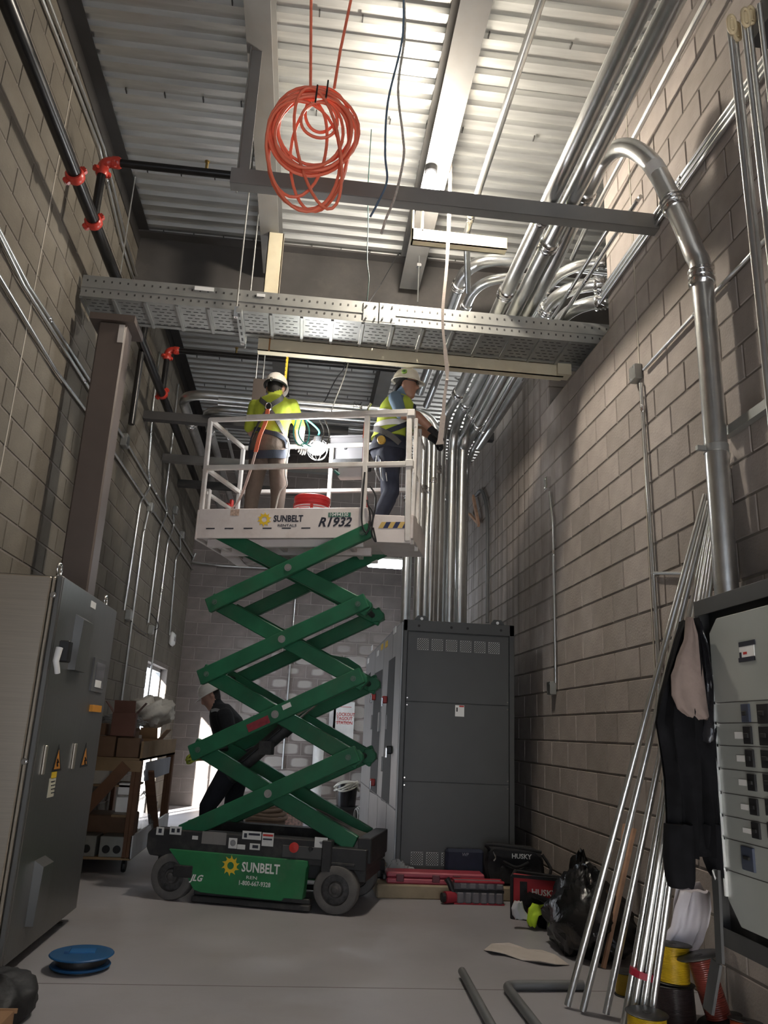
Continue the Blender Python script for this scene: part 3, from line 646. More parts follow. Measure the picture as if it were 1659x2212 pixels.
MB().box(p.x-.03, p.x+.03, -.0145, -.014, p.z-.022, p.z-.015).box(p.x-.004, p.x+.004, -.0145, -.014, p.z-.02, p.z-.006).box(p.x-.03, p.x+.03, -.0145, -.014, p.z-.04, p.z-.034).build('printed_mark', BLUK, lift)['kind'] = 'stuff'
for px, py in ((503, 1821),):
    p = LP(px, py, -.0145)
    for r in (.007, .013, .019): MB().tube([(p.x+r*math.cos(a), -.0145, p.z+r*math.sin(a)) for a in [2*math.pi*k/16 for k in range(16)]], .0016, 6, closed=True).build('signal_mark', BLUK, lift)
for a_, b_, cc, d_ in ((527, 1800, 534, 1809), (537, 1801, 562, 1804), (568, 1803, 590, 1806), (568, 1812, 588, 1814), (545, 1826, 558, 1832), (370, 1790, 378, 1798), (382, 1790, 389, 1798), (342, 1790, 350, 1799)):
    decal(a_, b_, cc, d_, BLUK if b_ != 1803 else RED, -.0135, name='printed_mark')
# gear sun logo
def sunlogo(cx, cz, r, y, m, par, sq=1.0):
    n = 10; out = []; 
    for k in range(n):
        a = 2*math.pi*k/n
        out += [(r*.68*math.cos(a), r*.68*math.sin(a)), (r*1.02*math.cos(a+.30), r*1.02*math.sin(a+.30)), (r*.72*math.cos(a+.36), r*.72*math.sin(a+.36))]
    inn = [(r*.36*math.cos(2*math.pi*k/30), r*.36*math.sin(2*math.pi*k/30)) for k in range(30)]
    b = MB(); vs = [(cx+x, y, cz+z*sq) for x, z in out]+[(cx+x, y, cz+z*sq) for x, z in inn]; n3 = 30
    b.add(vs, [(i, (i+1) % n3, n3+(i+1) % n3, n3+i) for i in range(n3)])
    return b.build('sun_emblem', m, par, solid=.001)
p = LP(498, 1870, -.037); sunlogo(p.x, p.z, .068, -.0375, YEL, gp)
q = LP(521, 1884, -.037); text('lettering', 'SUNBELT', .088, LETW, gp, Tm(q.x, -.0372, q.z+.006) @ RX90, bold=.022, sx=.78)
q = LP(531, 1897, -.037); text('lettering', 'REN', .030, LETW, gp, Tm(q.x, -.0372, q.z-.004) @ RX90, sx=1.5)
q = LP(514, 1911, -.037); text('lettering', '1-800-667-9328', .042, LETW, gp, Tm(q.x, -.0372, q.z) @ RX90, bold=.012, sx=.88)
Lb('maker_plate', CHAS, -.585, -.44, -.045, -.03, .165, .245, bevel=.004); q = LP(414, 1902, -.046); text('lettering', 'JLG', .058, LETW, lift, Tm(q.x-.01, -.047, q.z) @ RX90, bold=.03, shear=.35)
# ---------------- scissor arms
zc0, dzs, hx, hz_ = .758, .5615, .585, .281
arm_h, arm_t = .118, .05
def arm(p, q, y, name='scissor_arm', m=GREEN):
    p = V((p[0], y, p[1])); q = V((q[0], y, q[1])); d = (q-p).normalized()
    b = MB(); b.bar(p-d*.07, q+d*.07, arm_t, arm_h)
    o = b.build(name, m, lift, bevel=.006); return o
PINM = mat('pin steel', (.42, .41, .39), .4, .7); PIND = mat('pin dull', (.10, .16, .12), .5, .3)
def pin(x, z, y, s, par, big=False):
    Mx = Tm(x, y, z) @ Matrix.Rotation(math.pi/2*s, 4, 'X')
    k = 1.0 if big else .72; MB().lathe([(.029*k, 0), (.029*k, .006), (.022*k, .006), (.021*k, .002), (.014*k, .002), (.013*k, .010), (0, .010)], 18, Mx, cap=False).build('pivot_pin', PINM if big else PIND, par, smooth=30)
for i in range(4):
    xc = .060+.006*i; zc = zc0+dzs*i
    for y, yb, s in ((.045, .112, 1), (.70, .633, -1)):
        a = arm((xc-hx, zc-hz_), (xc+hx, zc+hz_), y); c = arm((xc-hx, zc+hz_), (xc+hx, zc-hz_), yb)
        pin(xc, zc, y-s*arm_t/2, s, a, True)
        pin(xc+hx, zc+hz_, y-s*arm_t/2, s, a)
        pin(xc-hx, zc-hz_, y-s*arm_t/2, s, a) if i else None
    for x, z in ((xc, zc), (xc-hx, zc+hz_), (xc+hx, zc+hz_)):
        MB().cyl((x, .07, z), (x, .68, z), .022, 12).build('cross_tube', CHAS, lift, smooth=40)
    if i < 3:
        x, z = xc+hx+.045, zc+hz_
        for y0, y1 in ((.085, .15), (.60, .665)): MB().prism([(x-.05, z-.06), (x+.02, z-.05), (x+.05, z-.015), (x+.045, z+.02), (x+.01, z+.055), (x-.05, z+.05)], y0, y1, XZ).build('arm_stop', GREEN, lift, bevel=.004)
# red stripe and data plate on the third crossing from the top
i = 1; xc = .066; zc = zc0+dzs; d = V((hx, 0, hz_)).normalized()
def onarm(t0, t1, w, off, m, name):
    c = V((xc, .045-arm_t/2-.001, zc))+V((-d.z, 0, d.x))*off
    MB().bar(c+d*t0, c+d*t1, .002, w).build(name, m, lift)
onarm(-.235, -.055, .058, -.012, mat('faded red', (.22, .02, .03), .6, 0, .3, 30), 'red_stripe'); onarm(.07, .14, .035, .02, STK, 'data_plate')
# hydraulic cylinder
cy = MB().cyl((-.36, .38, .86), (.02, .38, 1.20), .055, 18).cyl((-.38, .38, .84), (-.33, .38, .88), .065, 14).build('hydraulic_cylinder', CHAS, lift, smooth=40)
MB().cyl((.02, .38, 1.20), (.07, .38, 1.245), .065, 16).build('gland', CHAS, cy, smooth=40)
MB().cyl((.07, .38, 1.245), (.56, .38, 1.685), .026, 14).build('piston_rod', CHROME, cy, smooth=40)
MB().cyl((-.30, .30, .93), (.03, .30, 1.22), .010, 8).build('hydraulic_hose', BLACK, cy); MB().box(-.12, -.02, .25, .33, 1.02, 1.12).build('valve_block', CHAS, cy)
c2 = MB().cyl((-.06, .40, 1.93), (.50, .40, 2.12), .016, 10).build('hose_guide', BLACK, lift)
MB().prism([(.20, 1.84), (.46, 1.74), (.53, 1.70), (.50, 1.60), (.60, 1.55), (.66, 1.60), (.58, 1.74), (.48, 1.80)], .55, .58, XZ).build('lift_link', GREEN, lift)
for k in range(6):
    y = .25+.05*k; MB().tube(smooth([(.05+.02*k, y, .66), (.35, y+.01, .56+.01*k), (.62, y, .50), (.78, y, .46)], 6), .008, 8).build('cable_line', mat('grey cable', (.10, .09, .08), .7), lift)
# ---------------- platform
pl = lift
PZ0, PFL = 2.685, 2.73
Lb('platform_floor', PWH, -.72, .72, .05, .75, PFL-.03, PFL)
Lb('platform_extension', PWH, .72, 1.05, .06, .74, PFL-.035, PFL-.005)
tb = Lb('toe_board', PWH, -.725, .70, .03, .05, PZ0, 2.935, bevel=.004)
Lb('toe_board', PWH, -.725, 1.05, .75, .77, PZ0+.015, 2.90, bevel=.004)
Lb('toe_board', PWH, -.745, -.722, .03, .77, PZ0-.01, 2.93, bevel=.006)
Lb('toe_board', PWH, 1.04, 1.06, .05, .75, PZ0, 2.88, bevel=.004)
ex = MB().prism([(.72, 2.88), (1.04, 2.865), (1.045, 2.645), (.78, 2.655), (.72, 2.70)], .045, .06, XZ).build('extension_side', PWH, lift, bevel=.003)
for y in (.10, .40, .68): Lb('floor_beam', PWH, -.66, .66, y, y+.05, PZ0-.055, PZ0+.012, bevel=.004)
for x in (-.60, -.1, .5): Lb('floor_rib', PWH, x, x+.04, .12, .70, PZ0-.03, PZ0+.012, bevel=.004)
MB().prism([(-.74, PZ0), (-.60, PZ0), (-.52, 2.60), (-.62, 2.60)], .62, .74, XZ).build('skid_bracket', PWH, lift)
for k in range(6):
    x = -.65+.162*k; Lb('drain_slot', BLUK, x, x+.075, .0285, .0305, 2.762, 2.772, tb, 0)
q = LP(590, 1131, .028); text('lettering', 'SUNBELT', .075, BLUK, tb, Tm(q.x, .0285, q.z+.016) @ RX90, bold=.03, sx=.80)
q = LP(599, 1138, .028); text('lettering', 'RENTALS', .029, BLUK, tb, Tm(q.x, .0285, q.z+.002) @ RX90, bold=.01, sx=1.35)
q = LP(571, 1122, .028); sunlogo(q.x, q.z, .062, .0282, YEL, tb)
q = LP(686, 1138, .028); text('lettering', 'R1932', .105, BLUK, tb, Tm(q.x, .0285, q.z+.004) @ RX90, bold=.028, shear=.3, sx=.98)
a = LP(709, 1117, .028); b_ = LP(758, 1107, .028); pt = Lb('number_plate', mat('green plate', (.03, .13, .09), .5), a.x, b_.x, .0275, .0295, a.z, b_.z, tb, 0)
text('lettering', '10494330', .042, LETW, pt, Tm(a.x+.006, .0265, a.z+.006) @ RX90, sx=.94, bold=.01)
a = LP(497, 1114, .028); Lb('torn_sticker', mat('torn sticker', (.5, .36, .28), .8, 0, .4, 60), a.x, a.x+.075, .0275, .0295, a.z, a.z+.055, tb, 0)
# hazard stripes
a = LP(817, 1141, .044); HB = mat('hazard navy', (.02, .03, .09), .5); HY = mat('hazard tan', (.55, .38, .12), .5)
for k in range(6):
    x = a.x+.038*k; MB().prism([(x, a.z), (x+.038, a.z), (x+.063, a.z+.05), (x+.025, a.z+.05)], .0425, .0445, XZ).build('hazard_stripe', (HY, HB)[k % 2], ex)
# rails
rw = .036
def rail(p, q, name='rail', w=rw, m=RAIL): return MB().bar(p, q, w, w).build(name, m, lift, bevel=.005)
TOPZ, MIDZ = 3.735, 3.30
rail((-.715, .05, 2.70), (-.725, .05, TOPZ+.01), 'rail_post'); rail((.655, .05, 2.70), (.65, .05, TOPZ), 'rail_post', .042); rail((1.02, .05, 2.66), (1.00, .05, TOPZ), 'rail_post', .042)
rail((-.735, .05, TOPZ), (.98, .05, TOPZ), 'top_rail'); rail((-.40, .045, TOPZ+.008), (1.02, .045, TOPZ+.012), 'sliding_rail', .042)
rail((-.735, .05, MIDZ), (1.0, .05, MIDZ), 'mid_rail', .04)
rail((-.68, .73, TOPZ), (1.0, .73, TOPZ), 'top_rail'); rail((-.68, .73, MIDZ), (1.0, .73, MIDZ), 'mid_rail'); 
for x in (-.68, .18, 1.0): rail((x, .73, 2.72), (x, .73, TOPZ), 'rail_post')
rail((-.725, .05, TOPZ), (-.68, .73, TOPZ), 'end_rail'); rail((-.725, .05, MIDZ), (-.68, .73, MIDZ), 'end_rail'); rail((1.0, .05, TOPZ), (1.0, .73, TOPZ), 'end_rail'); rail((1.0, .05, MIDZ), (1.0, .73, MIDZ), 'end_rail')
rail((-.72, .10, 3.10), (-.69, .60, 3.10), 'gate_bar', .03); rail((-.70, .56, 2.75), (-.69, .56, 3.10), 'gate_bar', .03); rail((-.72, .14, 2.72), (-.715, .14, 3.14), 'gate_plate', .045)
MB().box(-.735, -.70, .57, .70, 3.09, 3.15).box(-.72, -.69, .62, .66, 3.05, 3.2).build('gate_latch', RED, lift, bevel=.006)
for z in (TOPZ, MIDZ): MB().box(.985, 1.045, .02, .085, z-.03, z+.03).build('rail_bracket', RAIL, lift, bevel=.004)
for z in (3.70, 3.30, 2.95): MB().box(1.035, 1.05, .10, .65, z-.06, z-.03).build('ladder_step', RAIL, lift, bevel=.003)
rail((1.045, .12, 2.65), (1.045, .12, 3.72), 'ladder_stile', .03); rail((1.045, .35, 2.65), (1.045, .35, 3.72), 'ladder_stile', .03)
# control box on the near mid rail and document box on the far rail
Lb('control_box', PWH, .425, .63, .06, .14, 3.20, 3.33, bevel=.006); MB().tube([(.44, .05, 3.22), (.40, .04, 3.25)], .012, 8).build('joystick', mat('teal', (.03, .18, .15), .5), lift)
DBM = mat('box grey', (.13, .125, .13), .5); db = Lb('document_box', DBM, .15, .50, .75, .83, 3.60, 3.83, bevel=.008); Lb('box_lid', DBM, .14, .51, .74, .84, 3.825, 3.845, db); Lb('latch', CHAS, .29, .315, .742, .752, 3.70, 3.76, db)
Lb('equipment_tray', CHAS, .22, .56, .60, .72, 3.47, 3.56)
# black cables hanging at the platform corner
for k, pts in enumerate(([(788, 1020), (783, 1080), (782, 1130), (792, 1150), (800, 1120), (793, 1080)], [(795, 1090), (806, 1110), (803, 1150), (812, 1170), (806, 1140)], [(800, 1050), (812, 1075), (806, 1120), (790, 1155), (799, 1140)])):
    MB().tube(smooth([LP(a, b, .01) for a, b in pts], 7), .007, 8).build('control_cable', BLACK, lift, smooth=60)
# ---------------- things on the platform
def Lw(x, y, z): return LMAT @ V((x, y, z))
bk = empty('bucket', Lw(.125, .40, PFL), LANG, 'red plastic bucket with white label on the lift platform', 'bucket')
REDB = mat('red bucket', (.62, .035, .035), .4)
MB().lathe([(.125, 0), (.135, .02), (.147, .36), (.155, .362), (.155, .395), (.148, .40), (.142, .39), (.13, .03), (0, .03)], 32, cap=False).build('pail', REDB, bk, smooth=35)
MB().lathe([(.1485, .20), (.1525, .315)], 32, cap=False).build('label_band', OFFW, bk, smooth=60)
MB().box(-.07, .02, -.1535, -.150, .27, .275).box(-.07, .02, -.1535, -.150, .235, .24).box(.03, .055, -.155, -.150, .20, .31).build('label_print', RED, bk)['kind'] = 'stuff'
for k in range(3): MB().tube([(.156*math.cos(a), .156*math.sin(a), .33-.02*k) for a in [2*math.pi*j/32 for j in range(32)]], .004, 6, closed=True).build('rib_ring', REDB, bk, smooth=60)
# work light hung from the far rail
wlp = V((.076, .60, 3.657)); wk = empty('work_light', Lw(*wlp), LANG, 'blazing round work light hung from the lift rail', 'lamp')
GLOW = mat('lamp glow', (1, .98, .95), .5, emit=60)
MB().lathe([(.0, -.055), (.045, -.05), (.075, -.02), (.08, 0), (.075, .02), (.045, .05), (.0, .055)], 20, Matrix.Diagonal((1, .6, 1, 1)), cap=False).build('globe', GLOW, wk, smooth=60)
MB().lathe([(.03, .055), (.04, .06), (.04, .11), (.02, .13), (0, .13)], 14, cap=False).build('socket', BLACK, wk)
MB().tube(smooth([(0, 0, .12), (.01, -.03, .17), (-.02, -.3, .16), (-.03, -.52, .10)], 6), .008, 8).build('cord', mat('teal cord', (.05, .35, .30), .5), wk)
for k in range(4): a = math.pi*k/4; MB().tube([(.095*math.cos(t)*math.cos(a), .095*math.cos(t)*math.sin(a)+.02, .10*math.sin(t)) for t in [2*math.pi*j/18 for j in range(18)]], .0025, 6, closed=True).build('cage_wire', GALV, wk)
d_ = bpy.data.lights.new('work_lamp', 'POINT'); d_.energy = 32; d_.color = (.95, .97, 1); d_.shadow_soft_size = .085
o = link('work_lamp', d_, wk); o.location = (0, -.15, 0)
cg = empty('cord_bundle', Lw(-.02, .06, 3.72), LANG, 'teal cord looped over the top rail beside the work light', 'cable')
for k, pts in enumerate(([(640, 905), (634, 935), (642, 958), (655, 964)], [(652, 905), (645, 935), (655, 955), (672, 965)], [(660, 905), (668, 930), (664, 955), (650, 960)], [(690, 907), (700, 930), (694, 955)], [(702, 907), (712, 935), (706, 960)])):
    mm = MB().tube(smooth([LMAT.inverted() and LP(a, b, .10+.02*k)-V((-.02, .06, 3.72)) for a, b in pts], 7), .006, 8).build('cord_loop', mat('teal cord', (.05, .35, .30), .5) if k < 3 else mat('grey cable', (.1, .09, .08), .7), cg, smooth=60)
# ================================================================ switchgear
SWG = mat('switchgear grey', (.062, .063, .062), .45, .1, .06, 4); SWGS = mat('switchgear side', (.34, .335, .33), .4, .35, .1, 4)
DK = mat('dark recess', (.01, .01, .01), .7)
pad = MB().box(.70, XR-.012, 6.50, 10.9, 0, .10).build('equipment_pad', mat('pad concrete', (.30, .24, .16), .9, 0, .25, 7, bump=.2, dirt=(.25, .14, .06), dirt_amt=.6), bevel=.01); tag(pad, 'low concrete pad under the grey switchgear', 'pad')
sw = empty('switchgear', ((swx0+swx1)/2, swy0, .10), 0, 'tall grey switchgear cabinet with vented end panel against the block wall', 'switchgear')
at(sw, MB().box(swx0, swx1, swy0+.02, swy1, swz0, swz1-.004).build('body', [SWG]))
for x0, x1, z0, z1 in ((swx0, swx0+.035, swz0, swz1), (swx1-.045, swx1, swz0, swz1), (swx0, swx1, swz1-.10, swz1), (swx0, swx1, swz0, swz0+.035)):
    at(sw, MB().box(x0, x1, swy0-.004, swy0+.03, z0, z1).build('frame_member', SWG, bevel=.004))
zs = [swz0+.04, PY(990, 1692, swy0).z, PY(990, 1520, swy0).z, swz1-.105]
for i in range(3):
    pn = at(sw, MB().box(swx0+.04, swx1-.05, swy0+.002, swy0+.025, zs[i]+.003, zs[i+1]-.003).build('end_panel', SWG, bevel=.002))
    if i != 1:
        for k in range(6):
            x = swx0+.125+k*.128; z = zs[3]-.155 if i == 2 else zs[0]+.05
            vp = at(sw, MB().box(x, x+.10, swy0-.001, swy0+.003, z, z+.10).build('vent_screen', mat('vent grey', (.36, .36, .35), .5)))
            hl = MB()
            for a in range(10):
                for b_ in range(10):
                    if (a+b_) % 2 == 0: hl.box(x+.003+a*.0094, x+.0125+a*.0094, swy0-.0018, swy0, z+.003+b_*.0094, z+.0125+b_*.0094)
            h = at(sw, hl.build('vent_hole', DK)); h['kind'] = 'stuff'
for z in (zs[1], zs[2]):
    for x in (swx0+.05, swx1-.06): 
        for dz in (-.03, .03): at(sw, MB().cyl((x, swy0-.003, z+dz), (x, swy0+.004, z+dz), .006, 8).build('panel_screw', CHROME))
for px in (905, 975, 1010, 1082): p = PY(px, 1358, swy0); at(sw, MB().cyl((p.x, swy0-.006, swz1-.05), (p.x, swy0, swz1-.05), .012, 10).build('bolt_hole', DK))
p = PY(993, 1535, swy0); st = at(sw, MB().box(p.x-.04, p.x+.04, swy0-.001, swy0+.002, p.z-.05, p.z+.045).build('warning_sticker', OFFW))
at(sw, MB().box(p.x-.005, p.x+.037, swy0-.0016, swy0-.001, p.z+.03, p.z+.043).build('sticker_band', RED)); at(sw, MB().box(p.x-.03, p.x-.018, swy0-.0016, swy0-.001, p.z-.01, p.z+.025).build('sticker_mark', BLACK))
for px in (911, 1075):
    p = PY(px, 1345, swy0+.05); o = MB().prism([(-.06, 0), (-.06, .03), (-.035, .06), (.035, .06), (.06, .03), (.06, 0)], -.006, .006, Tm(p.x, swy0+.06, swz1-.01) @ RX90); at(sw, o.build('lifting_lug', SWG)); at(sw, MB().cyl((p.x, swy0+.05, swz1+.022), (p.x, swy0+.07, swz1+.022), .014, 12).build('lug_eye', OFFW))
# side facing the lift: sections, recesses with breakers and red handles
def SWp(px, py): return PX(px, py, swx0)
for y0, y1 in ((6.90, 7.55), (7.57, 8.35), (8.37, 9.3), (9.32, 10.55)):
    at(sw, MB().box(swx0-.012, swx0+.02, y0, y1, swz0+.02, swz1-.02).build('side_door', SWGS, bevel=.003))
    at(sw, MB().box(swx0-.016, swx0-.01, y0+.02, y1-.02, swz0+.50, swz0+.51).build('door_seam', SWG))
def recess(pts):
    ps = [SWp(a, b) for a, b in pts]; m = MB(); xx = swx0-.014
    m.add([(xx, p.y, p.z) for p in ps]+[(xx+.004, p.y, p.z) for p in ps], [(0, 1, 2, 3), (7, 6, 5, 4)]+[(i, (i+1) % 4, 4+(i+1) % 4, 4+i) for i in range(4)])
    return at(sw, m.build('breaker_recess', DK))
recess([(843, 1428), (857, 1418), (843, 1738), (826, 1728)]); recess([(812, 1455), (829, 1446), (816, 1718), (801, 1710)]); recess([(796, 1460), (803, 1452), (801, 1480), (796, 1485)])
for px, py in ((822, 1477), (813, 1506), (838, 1512), (806, 1636), (812, 1690), (848, 1620)):
    p = SWp(px, py); h = at(sw, MB().box(p.x-.06, p.x-.01, p.y-.05, p.y+.05, p.z-.035, p.z+.035).build('breaker_handle', RED if px != 848 else BLACK, bevel=.008)); at(sw, MB().box(p.x-.075, p.x-.055, p.y-.06, p.y-.02, p.z-.07, p.z+.02).build('padlock', CHROME, bevel=.005))
for px, py, w, hh in ((806, 1560, .10, .16), (823, 1560, .1, .2), (838, 1560, .08, .14), (829, 1650, .08, .14)):
    p = SWp(px, py); at(sw, MB().box(p.x-.03, p.x-.01, p.y-w/2, p.y+w/2, p.z-hh/2, p.z+hh/2).build('breaker_face', SWGS, bevel=.004))
for px, py, cc in ((806, 1400, OFFW), (828, 1398, YEL), (838, 1392, YEL), (819, 1412, OFFW), (798, 1428, OFFW), (856, 1362, OFFW)):
    p = SWp(px, py); at(sw, MB().box(p.x-.018, p.x-.011, p.y-.09, p.y+.09, p.z-.03, p.z+.03).build('tape_label', cc))
# ================================================================ stainless cabinet on the left
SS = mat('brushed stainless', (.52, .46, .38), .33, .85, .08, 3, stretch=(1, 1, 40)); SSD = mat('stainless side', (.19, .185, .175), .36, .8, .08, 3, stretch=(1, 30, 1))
pB = PZ(165, 1962, .07); cX = pB.x; cYb = pB.y; cYa = PX(138, 1252, cX).y; cZ = PX(250, 1318, cX).z
cab = empty('steel_cabinet', (cX-.3, cYa, 0), 0, 'tall stainless steel control cabinet standing at the left wall', 'cabinet')
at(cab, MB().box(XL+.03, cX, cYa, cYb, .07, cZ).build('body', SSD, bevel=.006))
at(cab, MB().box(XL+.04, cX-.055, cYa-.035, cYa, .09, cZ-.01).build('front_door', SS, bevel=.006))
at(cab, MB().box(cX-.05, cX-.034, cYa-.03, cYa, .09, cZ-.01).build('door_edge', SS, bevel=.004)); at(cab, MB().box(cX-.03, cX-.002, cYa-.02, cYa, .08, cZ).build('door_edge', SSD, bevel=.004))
for px, py in ((115, 1285), (53, 1645)): p = PY(px, py, cYa-.035); at(cab, MB().lathe([(.016, 0), (.016, .004), (.009, .004), (.009, .008), (0, .008)], 14, Tm(p.x, cYa-.035, p.z) @ RX90, cap=False).build('quarter_turn', CHROME))
for y in (cYa+.12, cYb-.12):
    for x in (cX-.08, XL+.12): at(cab, MB().cyl((x, y, 0), (x, y, .08), .022, 10).cyl((x, y, 0), (x, y, .012), .04, 10).build('levelling_foot', DARKST))
def CPt(px, py): return PX(px, py, cX)
def side(name, px0, py0, px1, py1, m, d=.006, **k):
    a = CPt(px0, py0); y0, y1 = a.y, CPt(px1, py0).y; z1 = a.z; z0 = CPt(px0, py1).z
    return at(cab, MB().box(cX, cX+d, y0, y1, z0, z1).build(name, m, **k))
for (tl, tr_, bl_) in (((164, 1326), (187, 1335), (145, 1446)), ((75, 1859), (98, 1846), (53, 2002))):   # folded ventilation hoods
    a = CPt(*tl); y0, y1 = a.y, CPt(*tr_).y; z1 = a.z; z0 = CPt(*bl_).z
    hd = MB(); hd.add([(cX, y0, z1), (cX, y1, z1), (cX, y1, z0), (cX, y0, z0), (cX+.05, y0, z1-.03), (cX+.05, y1, z1-.03), (cX+.04, y1, z0), (cX+.04, y0, z0)], [(0, 1, 5, 4), (4, 5, 6, 7), (0, 4, 7, 3), (1, 2, 6, 5), (3, 7, 6, 2), (0, 3, 2, 1)])
    at(cab, hd.build('vent_hood', SSD))
side('meter_window', 202, 1420, 228, 1494, mat('window frame', (.10, .10, .10), .4), .012); side('meter_glass', 206, 1430, 224, 1486, mat('smoked glass', (.05, .05, .055), .08), .015)
side('paper_card', 201, 1468, 214, 1484, OFFW, .017); side('nameplate', 197, 1297, 208, 1312, OFFW, .003); side('orange_tag', 194, 1522, 214, 1537, mat('orange tag', (.6, .25, .02), .6), .02)
side('pull_handle', 97, 1610, 101, 1672, SS, .012, bevel=.003); side('pull_handle', 160, 1606, 164, 1660, SS, .012, bevel=.003)
def tri(pa, pb, pc, m, d):
    ps = [CPt(*q) for q in (pa, pb, pc)]; mm = MB(); mm.add([(cX+.001, p.y, p.z) for p in ps]+[(cX+d, p.y, p.z) for p in ps], [(2, 1, 0), (3, 4, 5), (0, 1, 4, 3), (1, 2, 5, 4), (2, 0, 3, 5)]); return at(cab, mm.build('hazard_triangle', m))
ORG = mat('hazard orange', (.5, .2, .03), .6)
tri((127, 1608), (111, 1668), (131, 1664), BLACK, .003); tri((126, 1620), (115, 1662), (128, 1660), ORG, .004); tri((186, 1604), (172, 1658), (188, 1655), BLACK, .003); tri((185, 1616), (175, 1653), (186, 1650), ORG, .004)
for dx in (0, 60): 
    q = [CPt(122+dx, 1640-4*(dx > 0)), CPt(124+dx, 1648-4*(dx > 0)), CPt(121+dx, 1646-4*(dx > 0)), CPt(122+dx, 1655-4*(dx > 0))]; at(cab, MB().tube([(cX+.006, p.y, p.z) for p in q], .004, 6).build('bolt_symbol', BLACK))
side('yellow_label', 112, 1668, 122, 1682, YEL, .003); side('white_label', 107, 1682, 120, 1722, mat('aged label', (.5, .48, .38), .7), .003)
for k in range(4): side('label_print', 109, 1688+8*k, 117, 1690+8*k, BLUK, .0045)
for px, py in ((142, 1247), (240, 1309)):
    p = CPt(px, py); pts = [(cX-.04+.0*math.cos(a), p.y+.033*math.cos(a), cZ+.04+.033*math.sin(a)) for a in [2*math.pi*k/18 for k in range(18)]]
    at(cab, MB().tube(pts, .008, 8, closed=True).cyl((cX-.04, p.y, cZ-.002), (cX-.04, p.y, cZ+.012), .018, 10).build('eye_bolt', CHROME, smooth=60))
p = PY(126, 1408, cYa-.05); at(cab, MB().box(p.x-.0, p.x+.055, cYa-.06, cYa, p.z-.05, p.z+.06).build('latch_base', BLACK, bevel=.006))
at(cab, MB().tube([(p.x+.01, cYa-.075, p.z+.02), (p.x+.005, cYa-.085, p.z-.05), (p.x+.015, cYa-.08, p.z-.085), (p.x+.018, cYa-.07, p.z-.11)], [.018, .016, .014, .014], 10).build('latch_lever', OFFW, smooth=50))
# ================================================================ open panelboard on the right wall
PG = mat('panel grey', (.30, .315, .30), .45, .15, .05, 4); PGC = mat('cover grey', (.38, .40, .375), .42, .1, .05, 4)
ex0, ey1, ez0, ez1, ey0 = 1.90, 3.62, .40, 1.905, 2.80
pb = empty('panelboard', (2.05, 3.0, ez0), 0, 'open grey panelboard with rows of breakers on the right wall', 'panelboard')
for nm, b6 in (('back_sheet', (1.965, 1.975, ey0, ey1, ez0, ez1)), ('side_sheet', (ex0, XR-.006, ey1-.012, ey1, ez0, ez1)), ('side_sheet', (ex0, XR-.006, ey0, ey0+.012, ez0, ez1)), ('top_sheet', (ex0, XR-.006, ey0, ey1, ez1-.012, ez1)), ('bottom_sheet', (ex0, XR-.006, ey0, ey1, ez0, ez0+.012)),
        ('front_flange', (ex0-.004, ex0, ey0, ey1, ez1-.075, ez1)), ('front_flange', (ex0-.004, ex0, ey1-.035, ey1, ez0, ez1-.075)), ('front_flange', (ex0-.004, ex0, ey0, ey1, ez0, ez0+.075))):
    at(pb, MB().box(*b6).build(nm, PG, bevel=.002))
px_ = 1.868; 
def PPt(px, py): return PX(px, py, px_)
cp_ = [PPt(1556, 1340), PPt(1547, 1362), PPt(1598, 1985), PPt(1625, 2020)]
yl = PPt(1548, 1600).y; cz1 = PPt(1550, 1335).z; cz0 = PPt(1620, 2012).z
cv = MB(); pol = [(yl-.07, cz1), (yl, cz1-.06), (yl, cz0+.09), (yl-.09, cz0), (ey0+.05, cz0), (ey0+.05, cz1)]
cv.add([(px_, y, z) for y, z in pol]+[(px_+.03, y, z) for y, z in pol], [tuple(range(6)), tuple(range(11, 5, -1))]+[(i, (i+1) % 6, 6+(i+1) % 6, 6+i) for i in range(6)])
cvo = at(pb, cv.build('dead_front', PGC, bevel=.003))
at(pb, MB().box(px_-.012, px_+.002, yl-.008, yl+.004, cz0+.1, cz1-.25).build('cover_edge', GALV))
def onp(name, px0, py0, px1, py1, m, d=.008, **k):
    a = PPt(px0, py0); b_ = PPt(px1, py1); y0, y1 = sorted((a.y, b_.y)); z0, z1 = sorted((a.z, b_.z)); return at(pb, MB().box(px_-d, px_+.002, y0, y1, z0, z1).build(name, m, **k))
for py in (1517, 1562, 1611, 1662, 1714, 1763, 1812, 1880): 
    z = PPt(1575, py).z; at(pb, MB().box(px_-.0012, px_, ey0+.06, yl-.005, z-.0015, z+.0015).build('cover_seam', DARKST)); at(pb, MB().cyl((px_-.008, yl-.02, z), (px_, yl-.02, z), .007, 8).build('cover_screw', CHROME))
NB = mat('breaker black', (.018, .018, .02), .45); BB = mat('breaker blue', (.05, .06, .09), .4)
for i, (py, m_) in enumerate(((1541, BB), (1589, NB), (1639, NB), (1691, NB), (1744, NB), (1795, NB))):
    bx = 1603+5*i*.9
    k = onp('breaker', bx, py-20, bx+20, py+19, m_, .009, bevel=.002); onp('breaker_toggle', bx+5, py-5, bx+14, py+5, DK, .015, bevel=.002)
    if i: onp('circuit_card', bx-20, py-8, bx-2, py+7, OFFW, .003)
    onp('breaker', bx+34, py-20, bx+62, py+22, NB, .009, bevel=.002); onp('breaker_toggle', bx+40, py-5, bx+52, py+5, DK, .015, bevel=.002)
onp('main_breaker', 1604, 1826, 1634, 1886, BB, .01, bevel=.002); onp('breaker_toggle', 1612, 1848, 1626, 1860, DK, .018, bevel=.003)
